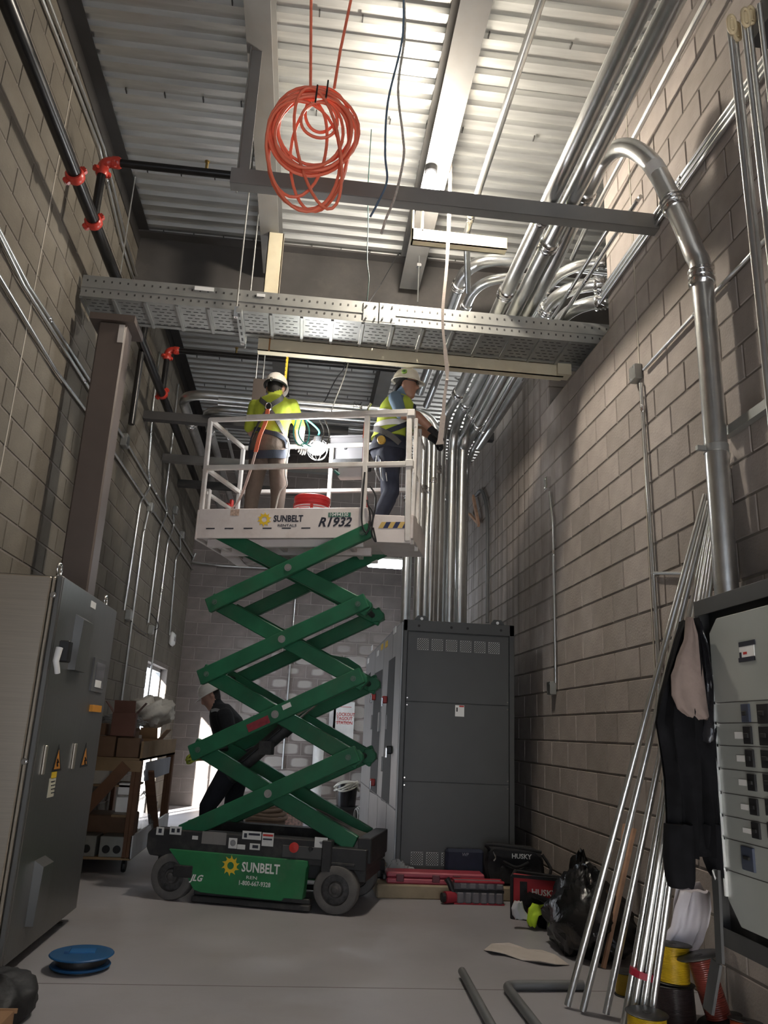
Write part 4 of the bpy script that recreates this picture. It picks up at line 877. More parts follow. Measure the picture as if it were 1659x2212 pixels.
onp('rating_label', 1597, 1388, 1632, 1426, OFFW, .003); onp('label_band', 1597, 1388, 1632, 1392, BLUK, .0045); onp('label_band', 1597, 1422, 1632, 1426, BLUK, .0045); onp('label_mark', 1599, 1410, 1604, 1421, BLUK, .0045); onp('label_mark', 1607, 1409, 1615, 1413, RED, .0045)
# trough below and the loose grey door leaning there
o = MB().bar(PX(1547, 1880, 1.80), PX(1556, 2082, 1.76), .05, .012, up=(1, 0, 0)).bar(PX(1548, 2078, 1.76), PX(1530, 2185, 1.72), .07, .012, up=(1, 0, 0)).build('leaning_trim', PG); tag(o, 'grey folded sheet trim leaning below the open panelboard', 'trim')
MB().bar(PX(1543, 1880, 1.795), PX(1550, 1900, 1.79), .012, .016, up=(1, 0, 0)).build('zip_pull', CHROME, o)
# strut rail behind the big conduit
o = MB().box(XR-.045, XR-.004, 2.0, 3.62, PX(1600, 925, XR).z-.02, PX(1600, 925, XR).z+.03).build('strut_rail', GALVD); tag(o, 'galvanised strut rail on the block wall behind the big conduit', 'strut')
# ================================================================ things leaning, hanging and lying about
# leaning tubes
tops = PX(1535, 1035, XR-.03)
sticks = [((1226, 2178), 'first leaning conduit length, lowest foot towards the floor middle'), ((1259, 2190), 'second leaning conduit length from the floor middle'), ((1309, 2196), 'third leaning conduit length from the floor middle')]
for i, ((px, py), lb) in enumerate(sticks):
    f = PZ(px, py, 0); f.z = .012; tp = V((XR-.025, 3.80+.03*(2-i), 2.55-.05*i))
    o = MB().tube([f, tp], .0165, 12).build('conduit_length', EMT, smooth=50); tag(o, lb, 'conduit', 'conduit lengths leaning on the block wall')
    MB().cyl(f+(f-tp).normalized()*.001, f+(tp-f).normalized()*.001, .0105, 10).build('bore', DK, o)
for i in range(6):
    f = V((1.535+.034*(i % 3)+.01*(i//3), 3.80-.05*(i//3)-.02*(i % 3), .012)); tp = V((XR-.025, 3.72-.022*i, 2.60+.02*i))
    o = MB().tube([f, tp], .0155, 12).build('conduit_length', EMT, smooth=50); tag(o, 'bright conduit length in the taped bundle leaning on the block wall', 'conduit', 'taped bundle of conduit lengths')
f = PZ(1345, 2130, 0)
a = V((1.575, 3.775, .012)); b_ = V((XR-.025, 3.70, 2.6)); d_ = (b_-a).normalized(); c = a+(b_-a)*.085
o = MB().tube([c-d_*.014+V((.0, 0, 0)), c+d_*.014], .060, 18).build('red_tape', mat('red tape', (.33, .01, .03), .5)); tag(o, 'red tape wound round the bundle of leaning conduit', 'tape')
# wood strips behind the tubes
for i, (pp, qq, w, lb) in enumerate((((1352, 1780), (1330, 1940), .05, 'pale wood strip leaning behind the conduit lengths'), ((1370, 1790), (1340, 1925), .03, 'narrow brown wood strip leaning behind the conduit lengths'))):
    a = PX(*pp, XR-.06-.03*i); b_ = PX(*qq, XR-.16-.05*i); b_ = a+(b_-a)*(a.z/(a.z-b_.z))
    o = MB().bar(a, b_, w, .02, up=(1, 0, 0)).build('wood_strip', mat('pale wood', (.5, .3, .19), .7)); tag(o, lb, 'wood')
# poles with cream caps, upper right
for i, (tx, ty, x) in enumerate(((1576, 60, 1.62), (1588, 75, 1.66), (1606, 45, 1.72), (1618, 40, 1.76), (1640, 10, 1.80))):
    y = 2.58+.07*(i % 2); p = PY(tx, ty, y); y2 = p.y
    t = empty('strut_pole', (p.x+.12, y2, 0), 0, ('first', 'second', 'third', 'fourth', 'fifth')[i]+' upright pole from the left in the rack by the right wall', 'pole', 'upright poles in the rack')
    at(t, MB().cyl((p.x+.02, y2, 0.0), (p.x, y2, p.z+.0), .012, 10).build('shaft', EMT, smooth=50))
    if i < 4:
        cp = [(p.x+.016*math.cos(g), y2-.018, p.z+.0+.034*math.sin(g)+(.014 if math.sin(g) > 0 else -.014)) for g in [2*math.pi*k/20 for k in range(20)]]
        at(t, MB().tube(cp, .008, 8, closed=True).build('cap_ring', mat('cream plastic', (.62, .5, .30), .5), smooth=60)); at(t, MB().box(p.x-.009, p.x+.009, y2-.022, y2-.012, p.z-.03, p.z+.03).build('cap_plate', mat('cream plastic', (.62, .5, .30), .5), bevel=.003))
o = MB().box(1.9, XR-.006, 2.55, 2.75, PY(1640, 40, 2.62).z-.02, PY(1640, 40, 2.62).z+.12).build('rack_bracket', DARKST); tag(o, 'dark bracket holding the upright poles at the right wall', 'bracket')
# generic draped form: rows of (y, xl, xr) in the picture at a given depth plane
def drape(name, rows, Y, depth, m, folds=5, amp=.25, nu=28, seed=1, par=None):
    rnd = random.Random(seed); ph = [rnd.random()*6 for _ in range(4)]; b = MB(); n = len(rows); sub = 4; rr = []
    for i in range(n-1):
        for k in range(sub):
            t = k/sub; rr.append([rows[i][j]*(1-t)+rows[i+1][j]*t for j in range(3)])
    rr.append(list(rows[-1])); vs = []
    for r, (py, xa, xb) in enumerate(rr):
        L = PY(xa, py, Y); Rr = PY(xb, py, Y); c = (L+Rr)/2; hw = (Rr-L)/2
        for k in range(nu):
            g = 2*math.pi*k/nu; w = 1+amp*math.sin(folds*g+ph[0]+r*.12)*.35+amp*.2*math.sin(2*folds*g+ph[1]-r*.2)
            p = c+hw*math.cos(g)*(1+.06*math.sin(folds*g+ph[2]))
            vs.append((p.x, p.y+depth*.5*math.sin(g)*w, p.z+.004*math.sin(7*g+r)))
    fs = [(i*nu+k, i*nu+(k+1) % nu, (i+1)*nu+(k+1) % nu, (i+1)*nu+k) for i in range(len(rr)-1) for k in range(nu)]
    fs += [tuple(range(nu-1, -1, -1)), tuple((len(rr)-1)*nu+k for k in range(nu))]
    b.add(vs, fs); return b.build(name, m, par, smooth=70)
BLKC = mat('black cotton', (.006, .006, .007), .95, 0, .4, 14, bump=.4, bscale=22, spec=.15)
SUEDE = mat('brown lining', (.19, .145, .125), .9, 0, .2, 9, bump=.2, dirt=(.09, .05, .045), dirt_amt=.6)
jk = drape('work_jacket', [(1340, 1478, 1500), (1380, 1462, 1512), (1440, 1445, 1535), (1500, 1428, 1550), (1560, 1418, 1558), (1600, 1424, 1552), (1680, 1436, 1556), (1760, 1440, 1560), (1820, 1440, 1562), (1848, 1441, 1562)], 3.50, .12, BLKC, 9, 1.1, 56, seed=3); tag(jk, 'black work jacket with brown lining hung on the open panelboard', 'jacket')
drape('sleeve', [(1780, 1436, 1500), (1850, 1434, 1500), (1895, 1438, 1500), (1915, 1446, 1496)], 3.47, .10, BLKC, 4, .3, seed=5, par=jk)
drape('sleeve', [(1780, 1510, 1562), (1850, 1520, 1564), (1880, 1530, 1562), (1892, 1540, 1556)], 3.48, .09, BLKC, 4, .3, seed=6, par=jk)
drape('lining', [(1335, 1483, 1496), (1380, 1478, 1510), (1420, 1462, 1514), (1460, 1449, 1519), (1500, 1450, 1524), (1530, 1462, 1528), (1546, 1485, 1531), (1554, 1505, 1528)], 3.43, .04, SUEDE, 3, .8, seed=8, par=jk)
drape('plastic_hood', [(1345, 1500, 1510), (1400, 1512, 1530), (1480, 1522, 1545), (1550, 1518, 1550), (1590, 1514, 1556), (1603, 1516, 1552)], 3.46, .06, mat('glossy black plastic', (.015, .015, .017), .22, 0, .2, 9, bump=.6, bscale=25), 5, .8, seed=9, par=jk)
# white plastic sheet
WSH = mat('white sheet', (.60, .57, .62), .5, 0, .06, 4, bump=.2, bscale=14)
o = drape('plastic_sheet', [(1925, 1470, 1532), (1965, 1458, 1535), (2000, 1450, 1528), (2030, 1432, 1518), (2060, 1412, 1500), (2090, 1398, 1462), (2120, 1386, 1440), (2150, 1372, 1428), (2178, 1352, 1414)], 4.02, .07, WSH, 5, 1.1, 44, seed=14); tag(o, 'crumpled white plastic sheet trailing down beside the wire spools', 'sheet')
o = MB().add([PY(1462, 1912, 4.07), PY(1512, 1905, 4.08), PY(1530, 1940, 4.09), PY(1500, 2000, 4.08), PY(1452, 2010, 4.07), PY(1456, 1950, 4.07)], [(0, 1, 2, 3, 4, 5)]).build('paper_sheet', mat('white paper', (.66, .64, .68), .7), solid=.006); tag(o, 'folded white paper sheet propped above the plastic sheet', 'paper')
# wire spools
def spool(label, base, axis, rd, rf, h, wire, wname, flange=BLACK, turns=26, tilt=None):
    t = empty('wire_spool', base, 0, label, 'spool', 'spools of wire by the panelboard'); q = V((0, 0, 1)).rotation_difference(V(axis).normalized()); t.rotation_mode = 'QUATERNION'; t.rotation_quaternion = q
    wm = mat(wname, wire, .35, 0, .15, 20)
    for z in (0, h-.006): MB().lathe([(.018, z), (rf*.96, z), (rf, z+.003), (rf*.96, z+.006), (.018, z+.006)], 30, cap=False).build('flange', flange, t, smooth=40)
    pr = []; nt = turns
    for k in range(nt):
        z0 = .008+(h-.016)*k/nt; dz = (h-.016)/nt
        pr += [(rd*.965, z0), (rd*.992, z0+dz*.2), (rd, z0+dz*.5), (rd*.992, z0+dz*.8)]
    pr.append((rd*.965, h-.008)); MB().lathe(pr, 30).build('winding', wm, t, smooth=60)
    MB().lathe([(.018, -.001), (.018, h+.001)], 12).build('hub', DK, t)
    return t
YW = (.55, .36, .015); BW = (.045, .030, .03); RW = (.17, .03, .02); OW = (.5, .085, .025)
b0 = PZ(1462, 2207, 0); b0.z = 0
spool('dark brown wire spool at the bottom of the pair', b0, (-.02, .05, 1), .088, .098, .155, BW, 'brown wire')
spool('yellow wire spool stacked on the dark brown one', b0+V((-.004, .008, .157)), (0.05, .04, 1), .076, .090, .165, YW, 'yellow wire')
b1 = PZ(1398, 2262, 0); b1.z = 0
spool('yellow wire spool on the floor at the picture edge', b1, (.03, -.02, 1), .080, .090, .13, YW, 'yellow wire')
b2 = PZ(1352, 2150, 0); b2.z = 0
spool('small yellow spool behind the leaning conduit lengths', b2, (.0, .0, 1), .05, .058, .11, (.4, .27, .03), 'dull yellow wire')
b3 = V((1.985, 3.86, .08))
spool('dark red wire spool leaning against the wall with a wide flange', PZ(1556, 2225, .02)+V((0, 0, .04)), (-.26, .12, 1), .055, .10, .26, RW, 'dark red wire', turns=30)
for i, (px, py, z, ax, rd, h, wc, wn, lb) in enumerate(((1612, 2262, 0, (.1, .1, 1), .062, .10, OW, 'orange wire', 'bright orange wire spool nearest the picture corner'), (1612, 2175, .02, (.25, -.5, 1), .055, .075, (.4, .03, .05), 'red wire', 'tilted red wire spool behind the bright orange one'), (1560, 2275, .05, (-.1, -.6, .8), .065, .06, (.38, .05, .02), 'vermilion wire', 'vermilion spool lying tilted at the picture bottom'), (1455, 2300, 0, (0, 0, 1), .07, .05, OW, 'orange wire', 'low orange spool below the dark brown stack'))):
    spool(lb, PZ(px, py, z), ax, rd, rd*1.18, h, wc, wn, turns=14)
# blue reel on the floor
bl = PZ(167, 2098, 0); rl = empty('cable_reel', (bl.x, bl.y+.05, 0), .1, 'blue flat cable reel lying on the floor by the steel cabinet', 'reel')
BLU = mat('blue plastic', (.01, .085, .22), .4, 0, .15, 6)
MB().lathe([(.05, .012), (.145, .012), (.15, .018), (.145, .024), (.05, .024)], 32).build('lower_flange', BLU, rl, smooth=40); MB().lathe([(.12, .024), (.125, .04), (.12, .06)], 28).build('wound_cable', BLACK, rl, smooth=60)
MB().lathe([(.05, .06), (.155, .062), (.16, .067), (.155, .072), (.05, .074)], 36).build('upper_flange', BLU, rl, smooth=40); MB().box(-.065, .065, -.02, .06, .072, .077).build('label_pocket', mat('bright blue', (.012, .13, .36), .4), rl); MB().box(-.085, -.06, -.025, .065, .072, .085).build('grip', BLU, rl)
MB().lathe([(.10, 0), (.13, .002), (.13, .012)], 28).build('foot_ring', BLACK, rl)
# black bag and carton at the lower left corner
def lump(name, c, sx, sy, sz, m, label, cat, seed=1, amp=.25, rough=3.0, flat=True, par=None, top=None):
    rnd = random.Random(seed); ph = [(rnd.uniform(1, rough), rnd.uniform(1, rough), rnd.random()*6) for _ in range(9)]; b = MB(); nu, nv = 40, 22; vs = []
    for j in range(nv+1):
        th = math.pi*j/nv
        for k in range(nu):
            g = 2*math.pi*k/nu; s = 1+sum(amp/(i+2)*math.sin(a*2*g*(1 if i % 2 else 2)//1+bb*3*th+pp) for i, (a, bb, pp) in enumerate(ph))*.5
            x, y, z = math.sin(th)*math.cos(g)*s, math.sin(th)*math.sin(g)*s, math.cos(th)*s
            if top and z > 0: x *= 1-top*z; y *= 1-top*z
            vs.append((c[0]+sx*x, c[1]+sy*y, max(.001, c[2]+sz*z) if flat else c[2]+sz*z))
    fs = [(j*nu+k, j*nu+(k+1) % nu, (j+1)*nu+(k+1) % nu, (j+1)*nu+k) for j in range(nv) for k in range(nu)]
    b.add(vs, fs); o = b.build(name, m, par, smooth=80)
    if label: tag(o, label, cat)
    return o
GBAG = mat('bin bag plastic', (.010, .010, .011), .2, 0, .3, 7, bump=.9, bscale=16)
lump('plastic_bag', (-1.20, 3.86, .06), .17, .30, .10, mat('matt black bag', (.010, .010, .011), .6, 0, .3, 7, bump=.6, bscale=16), 'black plastic bag slumped on the floor beneath the steel cabinet', 'bag', 4)
cb = PZ(-10, 2216, .10); o = MB().box(cb.x-.25, cb.x+.05, cb.y-.25, cb.y+.04, 0, .14).build('carton', mat('cardboard', (.30, .17, .085), .85, 0, .1, 9)); tag(o, 'open cardboard box at the lower left picture corner', 'box')
MB().box(cb.x-.25, cb.x+.06, cb.y+.035, cb.y+.045, .13, .145).build('flap', mat('cardboard', (.30, .17, .085), .85), o)
# ---------------------------------------------------------------- floor in front of the switchgear
p = PY(941, 1900, 6.56); rc = empty('tool_case', (p.x, 6.62, .10), -.03, 'long flat red tool case lying on the concrete pad', 'case')
PINK = mat('faded red plastic', (.36, .045, .07), .45, 0, .12, 8)
hl = (PY(1046, 1898, 6.56).x-PY(836, 1898, 6.56).x)/2
MB().box(-hl, hl, -.09, .09, 0, .042).build('lower_shell', PINK, rc, bevel=.01); MB().box(-hl, hl, -.09, .09, .045, .085).build('upper_shell', PINK, rc, bevel=.01); MB().box(-hl-.03, -hl, -.05, .05, .02, .06).build('carry_handle', BLACK, rc, bevel=.006)
for x in (-hl*.73, 0, hl*.42): MB().box(x-.03, x+.03, -.1, -.088, .018, .07).build('latch', mat('dark red', (.12, .02, .03), .5), rc, bevel=.004)
NAVY = mat('navy fabric', (.012, .016, .035), .8, 0, .2, 14, bump=.2)
p0 = PY(962, 1886, 6.76); p1 = PY(1046, 1836, 6.76); sb = MB().box(p0.x, p1.x, 6.74, 6.83, .10, p1.z).build('soft_case', NAVY, bevel=.02); tag(sb, 'navy soft case standing against the switchgear end', 'bag'); q = PY(1003, 1846, 6.735); text('lettering', 'WP', .035, mat('grey print', (.25, .26, .3), .6), sb, Tm(q.x-.02, 6.738, q.z-.012) @ RX90, shear=.2)
# black tool bag
a = PZ(1110, 1905, .0); hb = empty('tool_bag', (a.x+.02, 6.68, .10), -.12, 'large black tool bag with white lettering beside the navy case', 'bag')
s0 = PY(1048, 1860, 6.6).x-a.x; s1 = PY(1172, 1860, 6.6).x-a.x; zt = PY(1100, 1828, 6.6).z-.10
pr = [(s0+.02, 0), (s1-.01, 0), (s1, .10), (s1-.01, zt*.75), (s1-.06, zt*.95), (s0+.06, zt), (s0, zt*.85), (s0-.01, .12)]
MB().prism(pr, -.12, .10, XZ).build('bag_body', BLACKF, hb, bevel=.025, smooth=40)
MB().prism([(s0+.10, .01), (s1-.10, .01), (s1-.11, zt*.48), (s0+.12, zt*.5)], -.155, -.115, XZ).build('front_pocket', BLACKF, hb, bevel=.012)
MB().tube(smooth([(s0+.03, -.10, zt*.9), (s0+.01, -.15, zt*1.03), ((s0+s1)/2, -.16, zt*1.0), (s1-.03, -.14, zt*.9)], 6), .012, 8).build('top_piping', BLACKF, hb); MB().tube(smooth([(s1-.01, -.06, zt*.8), (s1+.04, -.08, zt*.55), (s1+.05, -.1, .12), (s1+.02, -.1, .02)], 6), .012, 8).build('shoulder_strap', BLACKF, hb)
MB().tube(smooth([((s0+s1)/2-.1, -.15, zt*.62), ((s0+s1)/2, -.18, zt*.5), ((s0+s1)/2+.1, -.15, zt*.62)], 6), .012, 8).build('grip', BLACKF, hb)
text('lettering', 'HUSKY', .05, LETW, hb, Tm((s0+s1)/2-.03, -.126, zt*.70) @ RX90, bold=.02)
MB().prism([(0, .02), (.02, .05), (.045, .06), (.06, .045), (.085, .04), (.07, .02), (.05, .005), (.03, .012)], -.158, -.1565, Tm((s0+s1)/2-.02, 0, .05) @ XZ).build('dog_emblem', LETW, hb)
MB().tube(smooth([(s0+.06, -.13, zt*.85), (s0+.075, -.14, zt*.7), (s0+.06, -.14, zt*.62)], 5), .006, 6).build('zip_pull', CHROME, hb)
# grey and red pouch organiser with torch
a = PZ(1030, 1950, 0); po = empty('tool_pouch', (a.x, 6.36, 0), -.03, 'grey pocketed tool pouch with red trim on the floor', 'pouch')
GRYF = mat('grey fabric', (.16, .15, .16), .85, 0, .2, 12, bump=.2); REDF = mat('red fabric', (.33, .02, .035), .8, 0, .15, 12)
w = .19; MB().box(-w, w, 0, .10, 0, .16).build('pouch_body', GRYF, po, bevel=.012)
for z in (.003, .158): MB().tube([(-w, -.004, z), (w, -.004, z), (w, .10, z), (-w, .10, z)], .010, 8, closed=True).build('trim_piping', REDF, po)
MB().box(-w, w, -.012, -.004, .085, .105).build('webbing', BLACKF, po)
for k in range(6): x = -w+.02+k*.06; MB().box(x, x+.05, -.02, 0, .01, .085).build('pocket', GRYF, po, bevel=.008)
for k in range(5): x = -w+.04+k*.07; MB().box(x, x+.055, -.016, 0, .108, .15).build('pocket', GRYF, po, bevel=.008)
a = PZ(975, 1945, 0); tr = empty('power_tool', (a.x-.03, 6.37, 0), .2, 'red and black cordless tool lying beside the grey pouch', 'tool')
MB().cyl((-.05, 0, .045), (.06, .02, .045), .042, 14).build('motor_head', REDF, tr, smooth=40); MB().cyl((-.075, 0, .045), (-.05, 0, .045), .034, 14).build('lens_ring', BLACK, tr); MB().tube([(.03, .01, .06), (.0, .03, .14), (-.02, .04, .17)], .022, 10).build('grip', BLACK, tr, smooth=40); MB().box(.05, .13, -.02, .06, .0, .06).build('battery', BLACK, tr, bevel=.008)
# red tote with neon vest
a = PZ(1175, 1990, 0); rt = empty('tote_bag', (1.88, 5.95, 0), -.35, 'open red and black tool tote holding a neon vest', 'bag')
RT = mat('tote red', (.36, .018, .025), .7, 0, .12, 10)
MB().prism([(-.24, .0), (.24, .0), (.26, .27), (-.24, .30)], -.14, -.12, XZ).build('front_wall', RT, rt, bevel=.008); MB().prism([(-.24, .0), (.24, .0), (.26, .25), (-.24, .28)], .16, .18, XZ).build('rear_wall', BLACKF, rt, bevel=.008)
MB().box(-.26, -.235, -.14, .18, 0, .28).build('end_wall', BLACKF, rt, bevel=.006); MB().box(.235, .26, -.14, .18, 0, .25).build('end_wall', BLACKF, rt, bevel=.006); MB().box(-.24, .24, -.14, .18, 0, .02).build('bottom', BLACKF, rt)
MB().box(-.245, .265, -.148, -.118, .272, .292).build('rim_binding', BLACKF, rt); MB().box(-.19, -.14, -.15, -.135, .02, .25).build('strap', BLACKF, rt); text('lettering', 'HUSKY', .055, LETW, rt, Tm(-.11, -.1415, .17) @ RX90, bold=.02)
NEON = mat('neon fabric', (.50, .72, .03), .7, 0, .1, 10)
a = PZ(1140, 2005, 0); nv_ = drape('neon_vest', [(1952, 1150, 1186), (1962, 1142, 1190), (1975, 1140, 1165), (1990, 1138, 1160), (1999, 1142, 1158)], 5.62, .10, NEON, 4, .5, seed=2); tag(nv_, 'neon yellow vest spilling from the red tote', 'vest')
drape('reflective_band', [(1948, 1110, 1128), (1962, 1104, 1130), (1975, 1106, 1138), (1984, 1112, 1142)], 5.64, .06, mat('reflective grey', (.55, .55, .56), .4), 3, .5, seed=4, par=nv_)
o = drape('dark_jacket', [(1935, 1140, 1160), (1955, 1135, 1230), (1980, 1155, 1240), (2005, 1165, 1245), (2012, 1180, 1240)], 5.70, .25, BLKC, 5, .5, seed=12); tag(o, 'black garment piled between the red tote and the bin bag', 'jacket')
p = PY(1197, 1920, 5.95); o = MB().box(p.x-.025, p.x+.025, 5.93, 5.98, .20, p.z+.07).build('glue_tube', mat('orange tube', (.5, .25, .08), .6), bevel=.008); tag(o, 'orange tube standing in the red tote', 'tube'); MB().box(p.x-.026, p.x+.026, 5.928, 5.982, .22, p.z+.0).build('label_band', OFFW, o)
lump('bin_bag', (1.86, 5.12, .19), .24, .37, .27, GBAG, 'big shiny black bin bag behind the leaning conduit lengths', 'bag', 21, .3, 4, top=.35)
lump('bin_bag', (2.00, 5.60, .20), .12, .11, .27, GBAG, 'smaller black bin bag beside the red tote', 'bag', 33, .3, 4, top=.3)
# drill case pieces near the lift wheel, plastic wrap
p = PY(818, 1872, 6.62); dv = empty('band_saw', (p.x, 6.66, .10), .3, 'black portable saw on the pad corner beside the lift wheel', 'tool')
MB().box(-.05, .07, -.05, .05, .0, .03).build('base_guard', CHROME, dv, bevel=.01); MB().lathe([(.05, 0), (.055, .02), (.05, .05)], 16, Tm(0, 0, .03)).build('motor', BLACK, dv, smooth=40); MB().box(-.02, .05, -.03, .03, .07, .16).build('handle', BLACK, dv, bevel=.012); MB().tube(smooth([(-.06, 0, .04), (-.10, .02, .10), (-.07, .02, .15)], 5), .014, 8).build('arm', BLACK, dv)
WRAP = mat('clear wrap', (.45, .46, .47), .15, 0, .2, 8, bump=.8, bscale=20, alpha=.45)
o = lump('plastic_wrap', (PY(858, 1870, 6.72).x, 6.78, .14), .09, .06, .09, WRAP, 'crumpled clear plastic wrap behind the red tool case', 'wrap', 41, .35, 5); lump('wrap_tail', (PY(882, 1875, 6.72).x, 6.76, .13), .08, .05, .06, WRAP, None, None, 43, .35, 5, par=o)
# paper scrap, conduit scraps
pts = [(1045, 2052), (1062, 2042), (1100, 2044), (1140, 2050), (1170, 2056), (1200, 2070), (1230, 2084), (1200, 2087), (1165, 2084), (1128, 2074), (1090, 2064), (1062, 2062)]
v0 = [PZ(a, b, .004) for a, b in pts]; o = MB().add([V((v.x, v.y, .004+.010*(k % 3))) for k, v in enumerate(v0)], [tuple(range(len(v0)))]).build('paper_scrap', mat('dirty paper', (.50, .45, .41), .8), solid=.003); tag(o, 'torn white paper strip lying on the floor', 'paper')
o = MB().tube([PZ(998, 2098, .03), PZ(1075, 2240, .03)], .021, 14).build('conduit_scrap', mat('grey conduit', (.20, .205, .21), .5, .5), smooth=50); tag(o, 'straight grey conduit offcut lying on the floor', 'conduit')
o = MB().tube(bend([PZ(1260, 2128, .026), PZ(1092, 2128, .026), PZ(1178, 2240, .026)], .06, 8), .023, 14).build('conduit_scrap', mat('grey conduit', (.20, .205, .21), .5, .5), smooth=50); tag(o, 'bent grey conduit elbow lying on the floor', 'conduit')
# ---------------------------------------------------------------- wooden bench on casters with boxes
WOOD = mat('bench wood', (.145, .070, .036), .75, 0, .3, 4, stretch=(1, 6, 1)); WOODP = mat('bench ply', (.27, .18, .095), .75, 0, .2, 6); CARD = mat('cardboard', (.30, .17, .085), .85); CARDD = mat('dark cardboard', (.17, .10, .06), .85, 0, .15, 8)
bx0, bx1, by0, by1, btz = XL+.03, -1.30, 7.20, 9.10, .90
be = empty('work_bench', ((bx0+bx1)/2, by0, 0), 0, 'rough wooden rolling bench loaded with boxes along the left wall', 'bench')
for x in (bx0, bx1-.04):
    for y in (by0, by1-.09): at(be, MB().box(x, x+.04, y, y+.09, .12, btz).build('leg', WOOD, bevel=.004)); at(be, MB().box(x-.035, x-.0, y, y+.07, .12, btz).build('leg_brace', WOOD, bevel=.004)) if x > bx0 else None
for y in (by0+.1, by1-.1):
    for x in (bx0+.06, bx1-.06): at(be, MB().lathe([(.05, -.015), (.055, 0), (.05, .015)], 16, Tm(x, y, .055) @ Matrix.Rotation(math.pi/2, 4, 'Y')).build('caster', BLACK))
at(be, MB().box(bx0, bx1, by0, by1, btz, btz+.02).build('bench_top', WOODP)); at(be, MB().box(bx0, bx1, by0, by1, .11, .13).build('lower_shelf', WOODP))
at(be, MB().box(bx1-.02, bx1, by0, by1, btz-.0, btz+.16).build('side_board', WOODP)); at(be, MB().box(bx0, bx1, by0-.015, by0+.005, btz-.09, btz).build('front_apron', WOODP)); at(be, MB().box(bx1-.012, bx1+.008, by0, by1, .12, .30).build('side_skirt', mat('white board', (.6, .6, .6), .6)))
at(be, MB().box(bx1-.01, bx1+.005, by0+.25, by1-.3, btz-.18, btz-.02).build('side_rail', mat('blue grey board', (.30, .32, .36), .6)))
at(be, MB().bar((bx1-.12, by0-.02, btz-.04), (bx0+.0, by0-.02, .25), .022, .10).build('diagonal_brace', WOOD)); at(be, MB().bar((bx1+.01, by0+.35, btz-.1), (bx1+.01, by0+1.0, .25), .02, .09, up=(1, 0, 0)).build('diagonal_brace', WOOD))
def carton(label, x, y, z, w, d, h, rz=0, m=CARDD, open_=False):
    t = empty('carton', (x, y, z), rz, label, 'box', 'boxes on the bench'); MB().box(-w/2, w/2, -d/2, d/2, 0, h).build('box_body', m, t, bevel=.004)
    if open_:
        for s in (-1, 1): MB().bar((s*w/2, 0, h), (s*(w/2+.07), 0, h+.09), d, .006, up=(0, 0, 1)).build('flap', m, t)
        MB().bar((0, -d/2, h), (0, -d/2-.05, h+.10), .006, w*.9, up=(1, 0, 0)).build('flap', m, t)
    else: MB().box(-w/2+.01, w/2-.01, -.02, .02, h-.001, h+.002).build('tape_strip', CARD, t)
    return t
zt = btz+.021
carton('dark carton at the front edge of the bench top', -1.66, 7.33, zt, .22, .18, .17); carton('carton beside the front one on the bench top', -1.44, 7.33, zt, .19, .18, .16, .03)
carton('tall open carton standing on the front boxes', -1.52, 7.36, zt+.175, .20, .16, .20, .1, mat('red brown card', (.16, .075, .055), .85), True); carton('small brown carton on the front boxes near the wall', -1.735, 7.40, zt+.175, .16, .16, .10, -.1)
carton('pale carton at the outer edge of the bench top', -1.43, 8.30, zt, .18, .3, .15, 0, CARD, True); carton('white printed carton behind the pale one', -1.55, 8.00, zt, .12, .2, .18, 0, mat('printed card', (.45, .43, .40), .8)); carton('dark carton in the middle of the bench top', -1.6, 7.75, zt, .26, .2, .22)
carton('orange brown carton at the wall end of the bench top', -1.84, 7.30, zt, .10, .16, .12, 0, mat('orange card', (.28, .10, .04), .8))
PAPER = mat('crumpled paper', (.55, .51, .44), .8, 0, .1, 5, bump=.5, bscale=12)
lump('packing_paper', (-1.47, 8.35, zt+.40), .22, .3, .13, PAPER, 'pale crumpled packing paper piled on the bench boxes', 'paper', 51, .45, 3.5, flat=False); lump('packing_film', (-1.62, 7.72, zt+.30), .2, .12, .06, WRAP, 'clear film draped over the bench boxes', 'wrap', 53, .4, 4, flat=False)
# boxes under the bench
MBX = mat('grey steel box', (.24, .24, .22), .55, .3, .15, 9)
for i, (x, w, lb) in enumerate(((-1.72, .26, 'grey knockout box on the lower bench shelf near the wall'), (-1.46, .20, 'grey knockout box on the lower bench shelf near the leg'))):
    t = empty('pull_box', (x, by0+.10, .131), 0, lb, 'box', 'boxes under the bench'); MB().box(-w/2, w/2, -.10, .14, 0, .16).build('box_body', MBX, t, bevel=.004)
    for k in (-1, 1): MB().cyl((k*w*.22, -.104, .06), (k*w*.22, -.098, .06), .032, 16).build('knockout', DK, t)
t = empty('carton', (-1.62, 7.6, .131), 0, 'dark carton and film heap on the lower bench shelf', 'box'); MB().box(-.2, .24, -.15, .25, 0, .30).build('box_body', CARDD, t, bevel=.01); 
lump('packing_film', (-1.40, 8.2, .35), .12, .26, .22, WRAP, 'clear film hanging from the lower bench shelf', 'wrap', 57, .3, 4)
for i, (x, z, w, h, mm, lb) in enumerate(((-1.68, .70, .24, .14, mat('pale tin', (.42, .40, .35), .6), 'pale printed carton under the bench top'), (-1.83, .72, .09, .12, mat('pale tin', (.42, .40, .35), .6), 'small pale carton under the bench top by the wall'), (-1.42, .62, .10, .09, OFFW, 'white small box hung under the bench top'), (-1.42, .48, .11, .12, OFFW, 'white carton hung below the small white box'))):
    o = MB().box(x-w/2, x+w/2, by0+.02, by0+.14, z, z+h).build('small_carton', mm, bevel=.003); tag(o, lb, 'box')
sh = MB().box(bx0+.02, bx1-.05, by0+.02, by0+.5, .68, .698).build('middle_shelf', WOODP); at(be, sh); at(be, MB().box(bx1-.2, bx1-.05, by0+.02, by0+.3, .44, .46).build('middle_shelf', WOODP))
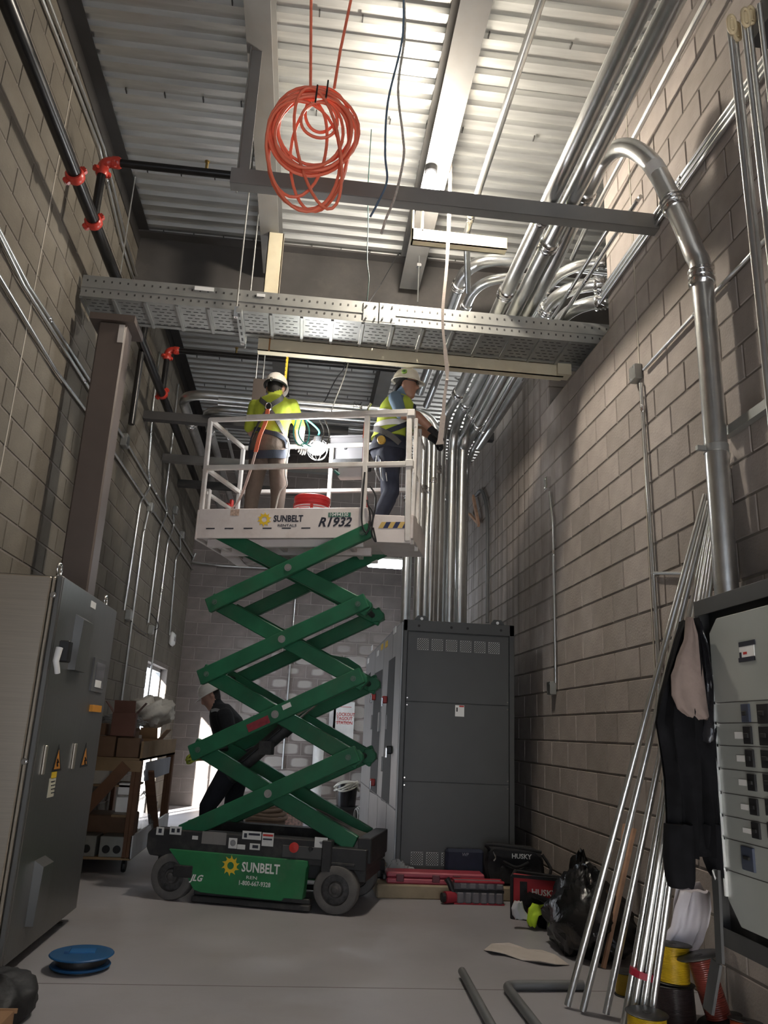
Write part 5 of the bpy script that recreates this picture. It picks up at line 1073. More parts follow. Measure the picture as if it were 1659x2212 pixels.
# trestle end near the lift
tz = [PY(a, b, 7.9) for a, b in ((352, 1735), (400, 1733), (350, 1800), (398, 1790))]
# ---------------------------------------------------------------- back of the room
q = PY(740, 1560, YB-.03); lo = empty('lockout_board', (q.x, YB-.06, q.z-.4), 0, 'white lockout tagout station board at the back wall', 'sign')
a = PY(722, 1515, YB-.03); b_ = PY(760, 1640, YB-.03); MB().box(a.x-q.x, b_.x-q.x, 0, .045, b_.z-q.z+.4, a.z-q.z+.4).build('board', OFFW, lo)
for i, wd in enumerate(('LOCKOUT', 'TAGOUT', 'STATION')): e = PY(727, 1543+9*i, YB-.06); text('lettering', wd, .072, RED, lo, Tm(e.x-q.x, -.002, e.z-q.z+.4-.02) @ RX90, bold=.02, sx=.86)
for py in (1527, 1556+4): e = PY(740, py, YB-.06); MB().box(-.13, .13, -.002, 0, e.z-q.z+.4-.004, e.z-q.z+.4+.004).build('red_rule', RED, lo)
MB().tube([(.10*math.cos(g)-.02, -.002, PY(740, 1521, YB-.06).z-q.z+.4+.05*math.sin(g)+.02) for g in [math.pi*k/10 for k in range(11)]], .008, 6).build('padlock_symbol', RED, lo)
a = PY(716, 1530, YB-.03); b_ = PY(722, 1620, YB-.03); MB().box(a.x-q.x-.03, b_.x-q.x-.01, 0, .05, b_.z-q.z+.4, a.z-q.z+.4).build('side_panel', mat('pale panel', (.6, .6, .6), .5), lo)
e = PY(686, 1650, YB-.2); o = MB().cyl((e.x, YB-.2, 0), (e.x, YB-.2, PY(698, 1575, YB-.2).z), .085, 20).build('white_pipe', OFFW, smooth=50); tag(o, 'white thick standpipe in front of the back wall', 'pipe')
e = PY(628, 1420, YB-.02); o = MB().cyl((e.x, YB-.03, .6), (e.x, YB-.03, PY(645, 1270, YB).z), .016, 10).build('conduit', EMT, smooth=50); tag(o, 'thin vertical conduit on the back wall behind the scissor arms', 'conduit')
o = MB().tube([V((XL+.05, YB-.05, PY(400, 1195, YB).z)), PY(414, 1215, YB-.05), PY(480, 1222, YB-.05), PY(590, 1228, YB-.05)], .016, 10).build('conduit', EMT, smooth=50); tag(o, 'thin level conduit on the back wall below the platform', 'conduit')
o = MB().tube(smooth([PY(638, 1560, YB-.02), PY(642, 1580, YB-.05), PY(652, 1575, YB-.02)], 5), .01, 6).build('wall_hook', GALV); tag(o, 'small hook on the back wall', 'hook')
# black bucket with white cords on a dolly
e = PZ(748, 1765, .30); bq = empty('cord_bucket', (PY(747, 1740, 11.3).x, 11.3, 0), 0, 'black bucket stuffed with white cords behind the lift', 'bucket')
z0 = PY(747, 1742, 11.3).z; z1 = PY(747, 1695, 11.3).z
MB().lathe([(.13, z0), (.15, z1), (.14, z1)], 24, cap=False).build('pail', mat('glossy black', (.012, .012, .014), .25), bq, smooth=50); MB().box(-.2, .2, -.2, .2, z0-.03, z0).build('dolly', BLACK, bq); MB().box(-.16, .16, -.16, .16, 0, z0-.03).build('pedestal', DARKST, bq)
CORDW = mat('white cord', (.6, .58, .52), .5)
for k in range(7):
    r_ = random.Random(k); a0 = r_.random()*6; pts = [(.15*math.cos(a0+t*.9)*(1+.15*math.sin(3*t+k)), .15*math.sin(a0+t*.9), z1-.02+.06*math.sin(t+k)-(.12 if k > 4 and 2 < t < 4 else 0)) for t in range(7)]
    MB().tube(smooth(pts, 5), .012, 8).build('cord_loop', CORDW, bq, smooth=60)
e = PY(768, 1760, 11.1); wr_ = empty('reel_stand', (e.x+.1, 11.05, 0), .2, 'green stand with reels of wire behind the lift corner', 'reel')
for k in (-1, 1): MB().tube([(-.2, k*.12, 0), (0, k*.12, e.z), (.2, k*.12, 0)], .012, 8).build('frame_leg', GREEN, wr_)
for k, x in enumerate((-.10, .03, .14)):
    for s in range(4): MB().tube([(x+.02*s, (.10+.015*s)*math.cos(g), e.z-.02+(.10+.015*s)*math.sin(g)) for g in [2*math.pi*j/24 for j in range(24)]], .010, 8, closed=True).build('wire_turn', mat('grey wire', (.35, .34, .32), .5), wr_)
e = PY(630, 1758, 9.7); ob = empty('orange_bucket', (e.x, 9.75, 0), 0, 'bright orange bucket on the floor behind the lift', 'bucket'); ORB = mat('orange bucket', (.72, .09, .02), .45)
MB().lathe([(.125, 0), (.15, .36), (.156, .362), (.156, .385), (.14, .385), (.12, .02)], 28, cap=False).build('pail', ORB, ob, smooth=35); MB().lathe([(.137, .13), (.147, .28)], 28, cap=False).build('label_band', mat('orange white print', (.75, .55, .5), .6, 0, .5, 40), ob, smooth=60)
e = PY(570, 1760, 9.2); hs = empty('hose_coil', (e.x, 9.2, 0), 0, 'coiled brown hose heaped on the floor behind the lift', 'hose'); HOS = mat('brown hose', (.30, .21, .15), .6, 0, .15, 9)
for k in range(9):
    r_ = .22-.01*(k % 3); MB().tube([(r_*math.cos(g)*1.1, r_*math.sin(g), .03+.042*k+.01*math.sin(2*g+k)) for g in [2*math.pi*j/28 for j in range(28)]], .022, 8, closed=True).build('hose_turn', HOS, hs, smooth=60)
# LED fixture hung near the back
e = PY(832, 1217, 11.2); le = empty('strip_lamp', (e.x, 11.2, e.z), 0, 'white enclosed strip lamp shining below the lift platform', 'lamp')
MB().box(-.27, .27, -.09, .09, .04, .08).build('housing', OFFW, le, bevel=.01); MB().box(-.26, .26, -.08, .08, -.06, .04).build('diffuser', mat('strip glow', (.85, .93, 1), .5, emit=25), le, bevel=.02, smooth=40)
MB().cyl((-.2, 0, .06), (-.2, 0, 5.98-e.z), .004, 6).build('hanger_wire', EMT, le); MB().cyl((.2, 0, .06), (.2, 0, 5.98-e.z), .004, 6).build('hanger_wire', EMT, le)
d_ = bpy.data.lights.new('strip_light', 'AREA'); d_.shape = 'RECTANGLE'; d_.size = .5; d_.size_y = .1; d_.energy = 75; d_.color = (.85, .92, 1); o = link('strip_light', d_, le); o.location = (0, 0, -.06)
# ceiling lamp
cl = PZ(930, 402, 5.42); la = empty('ceiling_lamp', (cl.x, cl.y, cl.z), 0, 'glaring bare ceiling lamp hung beside the right roof beam', 'lamp')
MB().lathe([(0, -.13), (.05, -.12), (.075, -.06), (.07, .02), (.04, .10), (.035, .13)], 20, cap=False).build('bulb', mat('lamp glow', (1, .98, .95), .5, emit=60), la, smooth=60)
MB().lathe([(.04, .12), (.05, .13), (.05, .22), (.02, .25), (0, .25)], 16, cap=False).build('socket', DARKST, la, smooth=40); MB().cyl((0, 0, .24), (0, 0, 5.99-cl.z), .004, 6).build('hanger_wire', EMT, la)
d_ = bpy.data.lights.new('bulb_light', 'POINT'); d_.energy = 200; d_.color = (1, .90, .76); d_.shadow_soft_size = .10; o = link('bulb_light', d_, la); o.location = (0, 0, -.15)
# ---------------------------------------------------------------- hanging cords
ORC = mat('orange cord', (.88, .20, .11), .45); Yc = 3.5
def cpt(px, py, dy=0): return PY(px, py, Yc+dy)
oc = empty('cord_coil', cpt(672, 330), 0, 'coil of orange extension cord hanging from the deck', 'cord'); rn = random.Random(11)
def circ(cx, cy, ax, ay, rot, dy, n=30, wob=.04):
    ph = rn.random()*6; pts = []
    for k in range(n):
        g = 2*math.pi*k/n; s = 1+wob*math.sin(2*g+ph)+wob*.6*math.sin(3*g+2*ph); x = ax*math.cos(g)*s; y = ay*math.sin(g)*s
        pts.append(cpt(cx+x*math.cos(rot)-y*math.sin(rot), cy+x*math.sin(rot)+y*math.cos(rot), dy+.02*math.sin(g+ph)))
    return pts
for k in range(11):
    at(oc, MB().tube(circ(676+rn.uniform(-8, 8), 283+rn.uniform(-4, 8), 82+rn.uniform(-10, 10), 86+rn.uniform(-10, 8), rn.uniform(-.3, .3), rn.uniform(-.05, .05)), .0085, 8, closed=True).build('cord_loop', ORC, smooth=60))
for cx, cy, ax, ay, ro, dy in ((668, 325, 84, 132, .1, .02), (655, 335, 76, 125, -.12, -.03), (690, 335, 60, 125, .12, .04), (645, 320, 62, 105, .25, .0), (688, 318, 48, 128, -.18, -.05), (695, 245, 34, 42, .2, .02), (690, 260, 40, 38, -.4, -.04)):
    at(oc, MB().tube(circ(cx, cy, ax, ay, ro, dy), .0085, 8, closed=True).build('cord_loop', ORC, smooth=60))
def tocl(px, py, dx=0):
    p = cpt(px, py); return V((p.x+dx, p.y, 5.99))
at(oc, MB().tube([tocl(672, 0), cpt(672, 0), cpt(671, 190)], .008, 8).build('cord_tail', ORC)); at(oc, MB().tube([tocl(770, 0, .03), cpt(758, 0), cpt(735, 110), cpt(722, 190)], .008, 8).build('cord_tail', ORC))
for px, py in ((707, 190), (684, 200)): at(oc, MB().tube(smooth([cpt(px+2, py-16, -.06), cpt(px, py, -.07), cpt(px-3, py+22, -.06)], 4), .005, 6).build('cable_tie', BLACK))
def hang(name, label, pts, Y, r, m, cat='rope', top=True):
    ps = [PY(a, b, Y) for a, b in pts]
    if top: ps = [V((ps[0].x, Y, 5.99))]+ps
    o = MB().tube(smooth(ps, 6), r, 8).build(name, m, smooth=60); tag(o, label, cat); return o
hang('hanging_rope', 'blue rope dangling from the deck left of the lamp', [(872, 0), (868, 90), (838, 220), (832, 330), (836, 390), (815, 440), (800, 468)], 4.05, .007, mat('blue rope', (.09, .15, .22), .7))
hang('hanging_rope', 'pale twisted rope dangling beside the blue rope', [(873, 0), (874, 80), (860, 190), (870, 290), (872, 340), (855, 420), (835, 470), (824, 505)], 4.10, .008, mat('pale rope', (.45, .43, .38), .7, 0, .4, 60))
hang('hanging_wire', 'thin dark wire hanging to the cable tray', [(795, 405), (795, 480), (793, 560), (797, 600), (793, 650)], 5.3, .004, mat('green wire', (.02, .06, .05), .5), 'wire')
o = MB().tube([PZ(862, 545, 5.605), PY(822, 615, 6.2), V((PY(797, 655, 5.61).x, 5.60, 4.575))], .004, 6).build('hanging_wire', BLACK); tag(o, 'thin black wire slanting down to the tray splice', 'wire')
o = MB().tube(smooth([PZ(756, 735, 5.99), PY(745, 790, 7.6), PY(725, 820, 7.2), PY(705, 860, 7.6), PY(700, 868, 7.6)], 5), .006, 6).build('hanging_wire', BLACK); tag(o, 'loose black wire hanging behind the cream channel', 'wire')
o = MB().tube(smooth([PZ(760, 735, 5.99), PY(748, 800, 7.6), PY(722, 870, 7.5), PY(712, 900, 7.8)], 5), .006, 6).build('hanging_wire', CORDW); tag(o, 'loose white wire hanging behind the cream channel', 'wire')
# white webbing sling
WEB = mat('webbing', (.52, .44, .38), .8, 0, .2, 40, stretch=(1, 1, 6)); Ys = 5.25
sp = [V((PY(978, 0, Ys).x, Ys, 5.98))]+[PY(a, b, Ys) for a, b in ((976, 60), (974, 200), (972, 400), (966, 560), (956, 680), (962, 760), (966, 810), (960, 860), (957, 900), (950, 960))]
wd = [.03, .03, .03, .028, .024, .020, .03, .022, .025, .04, .06, .05]; wd = [wd[min(int(i/6), 11)] for i in range(6*11+1)]
o = MB().strip(smooth(sp, 6), wd, .004, (.96, -.2, .1)).build('webbing_sling', WEB); tag(o, 'pale webbing sling hanging in front of the tray to the rail', 'strap')
MB().lathe([(.0, -.014), (.014, 0), (0, .014)], 10, Tm(*PY(965, 822, Ys-.01))).build('knot', WEB, o)
# threaded rods holding the far strut
for a, b_, Y, lb in (((905, 575), (897, 652), 6.4, 'thin threaded rod dropping beside the right roof beam'), ((560, 740), (553, 830), 7.6, 'thin threaded rod behind the left worker helmet'), ((575, 740), (572, 840), 7.65, 'thin threaded rod right behind the left worker'), ((880, 770), (876, 900), 7.6, 'thin threaded rod behind the right worker helmet'), ((290, 395), (272, 610), 6.2, 'thin threaded rod near the left wall under the deck')):
    p = PY(*a, Y); q_ = PY(*b_, Y); o = MB().cyl((p.x, Y, 5.98), (p.x, Y, q_.z), .006, 8).build('threaded_rod', EMT); tag(o, lb, 'rod'); MB().box(p.x-.02, p.x+.02, Y-.02, Y+.02, p.z-.01, p.z+.02).build('beam_clamp', CHROME, o) if b_[0] == 897 else None
# scale tape hanging by the left worker
a = PY(624, 735, 6.95); b_ = PY(613, 858, 6.95); o = MB().bar(a, b_, .002, .022, up=(1, 0, 0)).build('tape_measure', mat('tape yellow', (.75, .5, .03), .5)); tag(o, 'extended yellow tape measure beside the left worker helmet', 'tape measure')
for k in range(14): p = a+(b_-a)*((k+.5)/14); MB().box(p.x-.011, p.x-.002, 6.947, 6.949, p.z-.003, p.z+.003).build('tick_mark', BLACK, o)
a = PY(548, 818, 7.6); b_ = PY(572, 870, 7.6); o = MB().box(a.x, b_.x, 7.59, 7.61, b_.z-.2, a.z).build('steel_plate', COLST); tag(o, 'brown steel hanger plate behind the left worker', 'plate')
# ================================================================ people
def capsule_d(p, a, b, ra, rb):
    ab = b-a; t = max(0, min(1, (p-a).dot(ab)/max(ab.length_squared, 1e-9))); return (p-(a+ab*t)).length-(ra+(rb-ra)*t)
class Body:
    def __init__(s): s.m = MB(); s.caps = []; s.rings_ = []
    def limb(s, pts, rs, mi, seg=14):
        pts = [V(p) for p in pts]; sp = []; sr = []
        for i in range(len(pts)-1):
            for k in range(4): t = k/4; sp.append(pts[i].lerp(pts[i+1], t)); sr.append(rs[i]*(1-t)+rs[i+1]*t)
        sp.append(pts[-1]); sr.append(rs[-1])
        d0 = (sp[0]-sp[1]).normalized(); d1 = (sp[-1]-sp[-2]).normalized()
        sp = [sp[0]+d0*sr[0]*.8, sp[0]+d0*sr[0]*.5]+sp+[sp[-1]+d1*sr[-1]*.5, sp[-1]+d1*sr[-1]*.8]; sr = [sr[0]*.5, sr[0]*.85]+sr+[sr[-1]*.85, sr[-1]*.5]
        s.m.tube(sp, sr, seg)
        for i in range(len(pts)-1): s.caps.append((pts[i], pts[i+1], rs[i], rs[i+1], mi[i] if isinstance(mi, (list, tuple)) else mi))
    def rings(s, rg, mi, seg=20, keep=False):
        vs = []; n = len(rg)
        for (c, rx, ry) in rg:
            for k in range(seg): g = 2*math.pi*k/seg; vs.append((c[0]+rx*math.cos(g), c[1]+ry*math.sin(g), c[2]))
        fs = [(i*seg+k, i*seg+(k+1) % seg, (i+1)*seg+(k+1) % seg, (i+1)*seg+k) for i in range(n-1) for k in range(seg)]+[tuple(range(seg-1, -1, -1)), tuple((n-1)*seg+k for k in range(seg))]
        s.m.add(vs, fs)
        for i in range(n-1):
            s.caps.append((V(rg[i][0]), V(rg[i+1][0]), (rg[i][1]+rg[i][2])/2, (rg[i+1][1]+rg[i+1][2])/2, mi[i] if isinstance(mi, (list, tuple)) else mi))
        if keep: s.rings_ = rg
    def surf(s, ang, z, off=.012):
        rg = s.rings_
        for i in range(len(rg)-1):
            z0, z1 = rg[i][0][2], rg[i+1][0][2]
            if z0 <= z <= z1:
                t = (z-z0)/(z1-z0); c = V(rg[i][0]).lerp(V(rg[i+1][0]), t); rx = rg[i][1]*(1-t)+rg[i+1][1]*t+off; ry = rg[i][2]*(1-t)+rg[i+1][2]*t+off
                return V((c.x+rx*math.cos(ang), c.y+ry*math.sin(ang), z))
        i = 0 if z < rg[0][0][2] else -1; return V((rg[i][0][0]+(rg[i][1]+off)*math.cos(ang), rg[i][0][1]+(rg[i][2]+off)*math.sin(ang), z))
    def finish(s, name, mats, loc, rz, label, vox=.011):
        me = s.m.mesh('tmp'); t = bpy.data.objects.new('tmp', me); COL.objects.link(t)
        r = t.modifiers.new('r', 'REMESH'); r.mode = 'VOXEL'; r.voxel_size = vox
        sm = t.modifiers.new('s', 'SMOOTH'); sm.factor = .5; sm.iterations = 5
        bpy.context.view_layer.update(); m2 = bpy.data.meshes.new_from_object(t.evaluated_get(bpy.context.evaluated_depsgraph_get())); bpy.data.objects.remove(t)
        m2.materials.clear()
        for m in mats: m2.materials.append(m)
        for p in m2.polygons:
            c = p.center; best = min(s.caps, key=lambda q: capsule_d(c, q[0], q[1], q[2], q[3])); p.material_index = best[4]; p.use_smooth = True
        o = link(name, m2); o.location = loc; o.rotation_euler = (0, 0, rz); tag(o, label, 'person'); return o
def head(b, c, fwd, mi_skin, mi_hair, s=1.0, hair=True, tilt=0):
    """head rings turned so that the face looks along fwd (in xy), pitched down by tilt"""
    f = V(fwd).normalized(); rgt = V((f.y, -f.x, 0)); R_ = Matrix((( rgt.x, f.x, 0), (rgt.y, f.y, 0), (0, 0, 1))) @ Matrix.Rotation(-tilt, 3, 'X'); C = V(c)
    def T(p): return C + R_ @ (V(p)*s)
    prof = [(-.118, .03, .03, .035), (-.105, .042, .048, .025), (-.08, .056, .072, .012), (-.045, .066, .086, .004), (0, .074, .094, 0), (.045, .077, .098, -.004), (.085, .068, .086, -.008), (.11, .042, .055, -.01), (.12, .015, .02, -.01)]
    seg = 20; vs = []
    for z, rx, ry, cy in prof:
        for k in range(seg): g = 2*math.pi*k/seg; vs.append(T((rx*math.cos(g), cy+ry*math.sin(g), z)))
    n = len(prof); fs = [(i*seg+k, i*seg+(k+1) % seg, (i+1)*seg+(k+1) % seg, (i+1)*seg+k) for i in range(n-1) for k in range(seg)]+[tuple(range(seg-1, -1, -1)), tuple((n-1)*seg+k for k in range(seg))]
    b.m.add(vs, fs)
    b.m.tube([T((0, .088, .028)), T((0, .105, -.005)), T((0, .112, -.022)), T((0, .09, -.032))], [.010, .013, .017, .012], 8)          # nose
    b.m.tube([T((-.022, .078, -.058)), T((0, .092, -.056)), T((.022, .078, -.058))], .010, 8); b.m.tube([T((-.02, .074, -.074)), T((0, .086, -.074)), T((.02, .074, -.074))], .010, 8)   # lips
    b.m.tube([T((-.03, .06, -.10)), T((0, .078, -.102)), T((.03, .06, -.10))], .018, 8)                                               # chin
    b.m.tube([T((-.045, .078, .032)), T((0, .09, .036)), T((.045, .078, .032))], .011, 8)                                             # brow
    for sx in (-1, 1): b.m.tube([T((sx*.074, -.005, .028)), T((sx*.084, -.012, .015)), T((sx*.082, -.012, -.01)), T((sx*.073, -.003, -.03))], [.010, .014, .012, .008], 8)
    b.caps.append((T((0, .03, -.10)), T((0, .03, .03)), .078*s, .078*s, mi_skin))
    for sx in (-1, 1): b.caps.append((T((sx*.07, .0, -.02)), T((sx*.08, -.005, .02)), .02, .02, mi_skin))
    if hair: b.caps.append((T((0, -.06, -.05)), T((0, -.05, .04)), .062*s, .07*s, mi_hair)); b.caps.append((T((0, 0, .08)), T((0, 0, .10)), .085, .08, mi_hair)); b.caps.append((T((-.06, .01, .05)), T((.06, .01, .05)), .03, .03, mi_hair))
    return T
def hard_hat(par, T, m, sticker=None, s=1.0):
    h = link('hard_hat', None, par); seg = 28; b = MB(); vs = []
    prof = [(.035, .100, .122), (.06, .100, .122), (.09, .094, .114), (.12, .078, .095), (.142, .052, .066), (.152, .02, .028), (.153, .001, .001)]
    for z, rx, ry in prof:
        for k in range(seg): g = 2*math.pi*k/seg; vs.append(T((rx*math.cos(g), ry*math.sin(g)-.006, z)))
    n = len(prof); b.add(vs, [(i*seg+k, i*seg+(k+1) % seg, (i+1)*seg+(k+1) % seg, (i+1)*seg+k) for i in range(n-1) for k in range(seg)])
    sh = b.build('shell', m, par, solid=.003, smooth=60)
    b = MB(); vs = []
    for rr, z in ((0, .040), (1, .028)):
        for k in range(seg):
            g = 2*math.pi*k/seg; f_ = max(0, math.sin(g))**2; vs.append(T(((.099+rr*.014)*math.cos(g), (.121+rr*(.014+.04*f_))*math.sin(g)-.006, z-rr*.006*f_)))
    b.add(vs, [(k, (k+1) % seg, seg+(k+1) % seg, seg+k) for k in range(seg)]); b.build('brim', m, sh, solid=.004, smooth=60)
    for x in (-.03, 0, .03): MB().tube([T((x, .108*math.cos(a), .05+.105*math.sin(a))) for a in [math.pi*(.12+.76*k/10) for k in range(11)]], .005, 8).build('ridge', m, sh, smooth=60)
    bpy.data.objects.remove(h); sh.name = 'hard_hat'
    if sticker:
        p = T((.097, -.01, .085)); q = T((.107, -.01, .09)); MB().cyl(p-(q-p)*.6, q-(q-p)*.35, .024, 18).build('round_sticker', sticker, sh); MB().cyl(q-(q-p)*.35, q-(q-p)*.32, .013, 14).build('sticker_centre', mat('dark green', (.02, .09, .03), .5), sh)
    return sh
def hand(par, w, d, n, m, name='glove', s=1.0, curl=.5):
    """w wrist, d finger direction, n back-of-hand normal; five bent fingers, thumb from the palm side"""
    w = V(w); d = V(d).normalized(); n = V(n); n = (n-d*n.dot(d)).normalized(); a = d.cross(n); b = MB()
    b.tube([w-d*.035*s, w, w+d*.03*s], [.031*s, .029*s, .03*s], 12)
    for k in (-1.5, -.5, .5, 1.5): b.tube([w+a*k*.010*s, w+a*k*.019*s+d*.05*s, w+a*k*.021*s+d*.09*s], [.017*s, .016*s, .013*s], 10)
    for k, L in ((-1.5, .062), (-.5, .078), (.5, .082), (1.5, .07)):
        p = w+a*k*.021*s+d*.088*s; q = p+(d*(1-curl*.4)-n*curl*.55).normalized()*L*.48*s; r = q+(d*(1-curl*1.4)-n*curl*1.3).normalized()*L*.34*s; t = r+(d*(.6-curl*1.9)-n*curl*1.2).normalized()*L*.26*s
        b.tube([p-d*.012, p, q, r, t], [.010*s, .0105*s, .0095*s, .0088*s, .006*s], 8)
    p = w-a*.028*s+d*.022*s; q = p+(d*.7-a*.8-n*.25).normalized()*.036*s; r = q+(d*.95-a*.15-n*.5).normalized()*.028*s; t = r+(d*.8+a*.2-n*.6).normalized()*.02*s
    b.tube([p+a*.012, p, q, r, t], [.013*s, .0135*s, .0115*s, .010*s, .007*s], 8)
    return b.build(name, m, par, smooth=60)
def boot(par, p, fwd, m):
    f = V(fwd).normalized(); r = V((f.y, -f.x, 0)); b = MB(); b.tube([p+V((0, 0, .16)), p+V((0, 0, .07)), p+f*.03+V((0, 0, .05)), p+f*.11+V((0, 0, .042)), p+f*.17+V((0, 0, .034)), p+f*.185+V((0, 0, .032))], [.055, .056, .055, .05, .04, .02], 14)
    o = b.build('boot', m, par, smooth=60); MB().bar(p-f*.07+V((0, 0, .012)), p+f*.19+V((0, 0, .012)), .10, .024).build('sole', BLACK, o, bevel=.01); return o
SKIN = mat('skin', (.34, .175, .115), .5, 0, .08, 12); SKIN2 = mat('skin pale', (.42, .235, .175), .5, 0, .08, 12); HAIR = mat('black hair', (.012, .010, .009), .6, 0, .3, 40, bump=.4)
NEO = mat('neon shirt', (.36, .42, .035), .8, 0, .12, 10, bump=.25, bscale=26); NEOV = mat('neon vest', (.40, .48, .05), .7, 0, .1, 10, bump=.2, bscale=26); KHA = mat('khaki trousers', (.12, .088, .068), .9, 0, .18, 9, bump=.3, bscale=30); JEAN = mat('navy jeans', (.022, .026, .045), .85, 0, .25, 12, bump=.3, bscale=30); TSH = mat('blue grey shirt', (.13, .19, .25), .85, 0, .12, 10, bump=.25, bscale=26)
HATW = mat('helmet white', (.62, .58, .53), .4, 0, .06, 12, dirt=(.4, .33, .27), dirt_amt=.4); HATB = mat('helmet bone', (.68, .63, .52), .35); STRAP = mat('harness grey', (.09, .085, .08), .8); STRAPD = mat('harness navy', (.025, .03, .045), .8); REFL = mat('reflective tape', (.78, .78, .76), .35); BOOT = mat('brown boot', (.06, .035, .02), .7); ORL = mat('lanyard orange', (.62, .13, .06), .6)
# ---------------------------------------------------------------- worker seen from behind
b = Body(); H_ = 1.0
tr = [((0, 0, .78), .16, .125), ((0, -.01, .86), .178, .14), ((0, -.005, .93), .172, .13), ((0, .0, 1.0), .152, .112), ((0, .005, 1.08), .155, .112), ((0, .005, 1.17), .172, .118), ((0, .0, 1.25), .185, .118), ((0, 0, 1.32), .175, .105), ((0, .0, 1.365), .12, .08), ((0, .01, 1.39), .07, .065)]
b.rings(tr, [1, 1, 1, 0, 0, 0, 0, 0, 0], keep=True)
b.limb([(-.02, .01, 1.36), (-.01, .025, 1.43)], [.055, .052], 2)
for sx, kx, ax in ((-1, -.125, -.13), (1, .11, .115)):
    b.limb([(sx*.085, -.005, .80), (kx, .015, .44), (ax, -.01, .10)], [.092, .066, .05], 1)
b.limb([(-.17, 0, 1.30), (-.225, .05, 1.10), (-.19, .23, 1.06)], [.062, .05, .04], [0, 2]); b.limb([(.17, 0, 1.30), (.245, .06, 1.11), (.21, .20, 1.04), (.20, .28, 1.03)], [.062, .052, .042, .034], [0, 2, 2])
T_ = head(b, (-.005, .045, 1.475), (0.05, 1, 0), 2, 3, tilt=.15)
l1 = Lw(-.315, .44, PFL)
p1 = b.finish('person', [NEO, KHA, SKIN2, HAIR], l1, LANG+.04, 'worker in neon shirt and harness on the lift, back turned')
hard_hat(p1, T_, HATW)
MB().tube([T_((.101*math.cos(g), .123*math.sin(g)-.006, .022)) for g in [math.pi+math.pi*k/14 for k in range(15)]], .012, 8).build('helmet_strap', BLACK, p1, smooth=60); MB().cyl(T_((0, -.13, .022)), T_((0, -.148, .022)), .016, 12).build('strap_knob', CHROME, p1)
for sx, ax in ((-1, -.13), (1, .115)): boot(p1, V((ax, -.01, 0)), (sx*.15, 1, 0), BOOT)
hand(p1, (.20, .31, 1.03), (-.1, .95, .05), (.3, 0, 1), mat('grey glove', (.45, .44, .42), .8)); hand(p1, (-.19, .26, 1.06), (.1, .95, .1), (-.3, 0, 1), mat('grey glove', (.45, .44, .42), .8))
def strap(body, par, pts, m, w=.042, off=.008, name='harness_strap'):
    ps = smooth([body.surf(math.radians(a), z, off) for a, z in pts], 6); sd = []
    for i, p in enumerate(ps):
        t = (ps[min(i+1, len(ps)-1)]-ps[max(i-1, 0)]).normalized(); nn = V((p.x, p.y, 0)); nn = nn.normalized() if nn.length > 1e-4 else V((0, -1, 0)); sd.append(t.cross(nn))
    return MB().strip(ps, w, .006, sd).build(name, m, par)
strap(b, p1, [(-140, 1.36), (-120, 1.31), (-98, 1.25), (-88, 1.20), (-60, 1.10), (-30, 1.0)], STRAP); strap(b, p1, [(-40, 1.36), (-60, 1.31), (-82, 1.25), (-92, 1.20), (-120, 1.10), (-150, 1.0)], STRAP)
strap(b, p1, [(-175, 1.02), (-140, 1.04), (-100, 1.0), (-60, .97), (-30, .93), (-20, .86)], STRAPD, .04); strap(b, p1, [(-165, 1.02), (-172, .93), (-178, .86)], STRAPD, .04)
strap(b, p1, [(-178, .84), (-150, .80), (-120, .785), (-92, .775), (-60, .785), (-30, .80), (-2, .84)], STRAPD, .075, .012, 'seat_strap')
q = b.surf(math.radians(-90), 1.225, .02); MB().tube([q+V((.026*math.cos(g), -.004, .036*math.sin(g))) for g in [2*math.pi*k/18 for k in range(18)]], .006, 8, closed=True).build('d_ring', CHROME, p1); MB().box(q.x-.035, q.x+.035, q.y-.004, q.y+.008, q.z-.03, q.z+.035).build('ring_pad', BLACK, p1, bevel=.008)
ps = [q+V((0, -.015, -.03)), q+V((-.005, -.03, -.16)), q+V((-.035, -.06, -.30)), q+V((-.06, -.06, -.45))]
ln = MB().strip(smooth(ps, 5), .034, .008, (1, 0, 0)).build('lanyard', ORL, p1); MB().strip(smooth([ps[-1], ps[-1]+V((-.03, -.02, -.2)), ps[-1]+V((-.10, .0, -.42)), ps[-1]+V((-.2, .05, -.52))], 5), .022, .006, (1, 0, 0)).build('lanyard_tail', mat('lanyard pale', (.55, .40, .34), .7), ln)
MB().tube(smooth([b.surf(math.radians(-20), .95, .02), b.surf(math.radians(-25), .84, .05), V((.20, -.14, .62)), V((.22, -.12, .50)), V((.17, -.13, .44)), V((.14, -.12, .30)), V((.13, -.12, .12))], 5), .007, 8).build('hanging_cord', CORDW, p1)
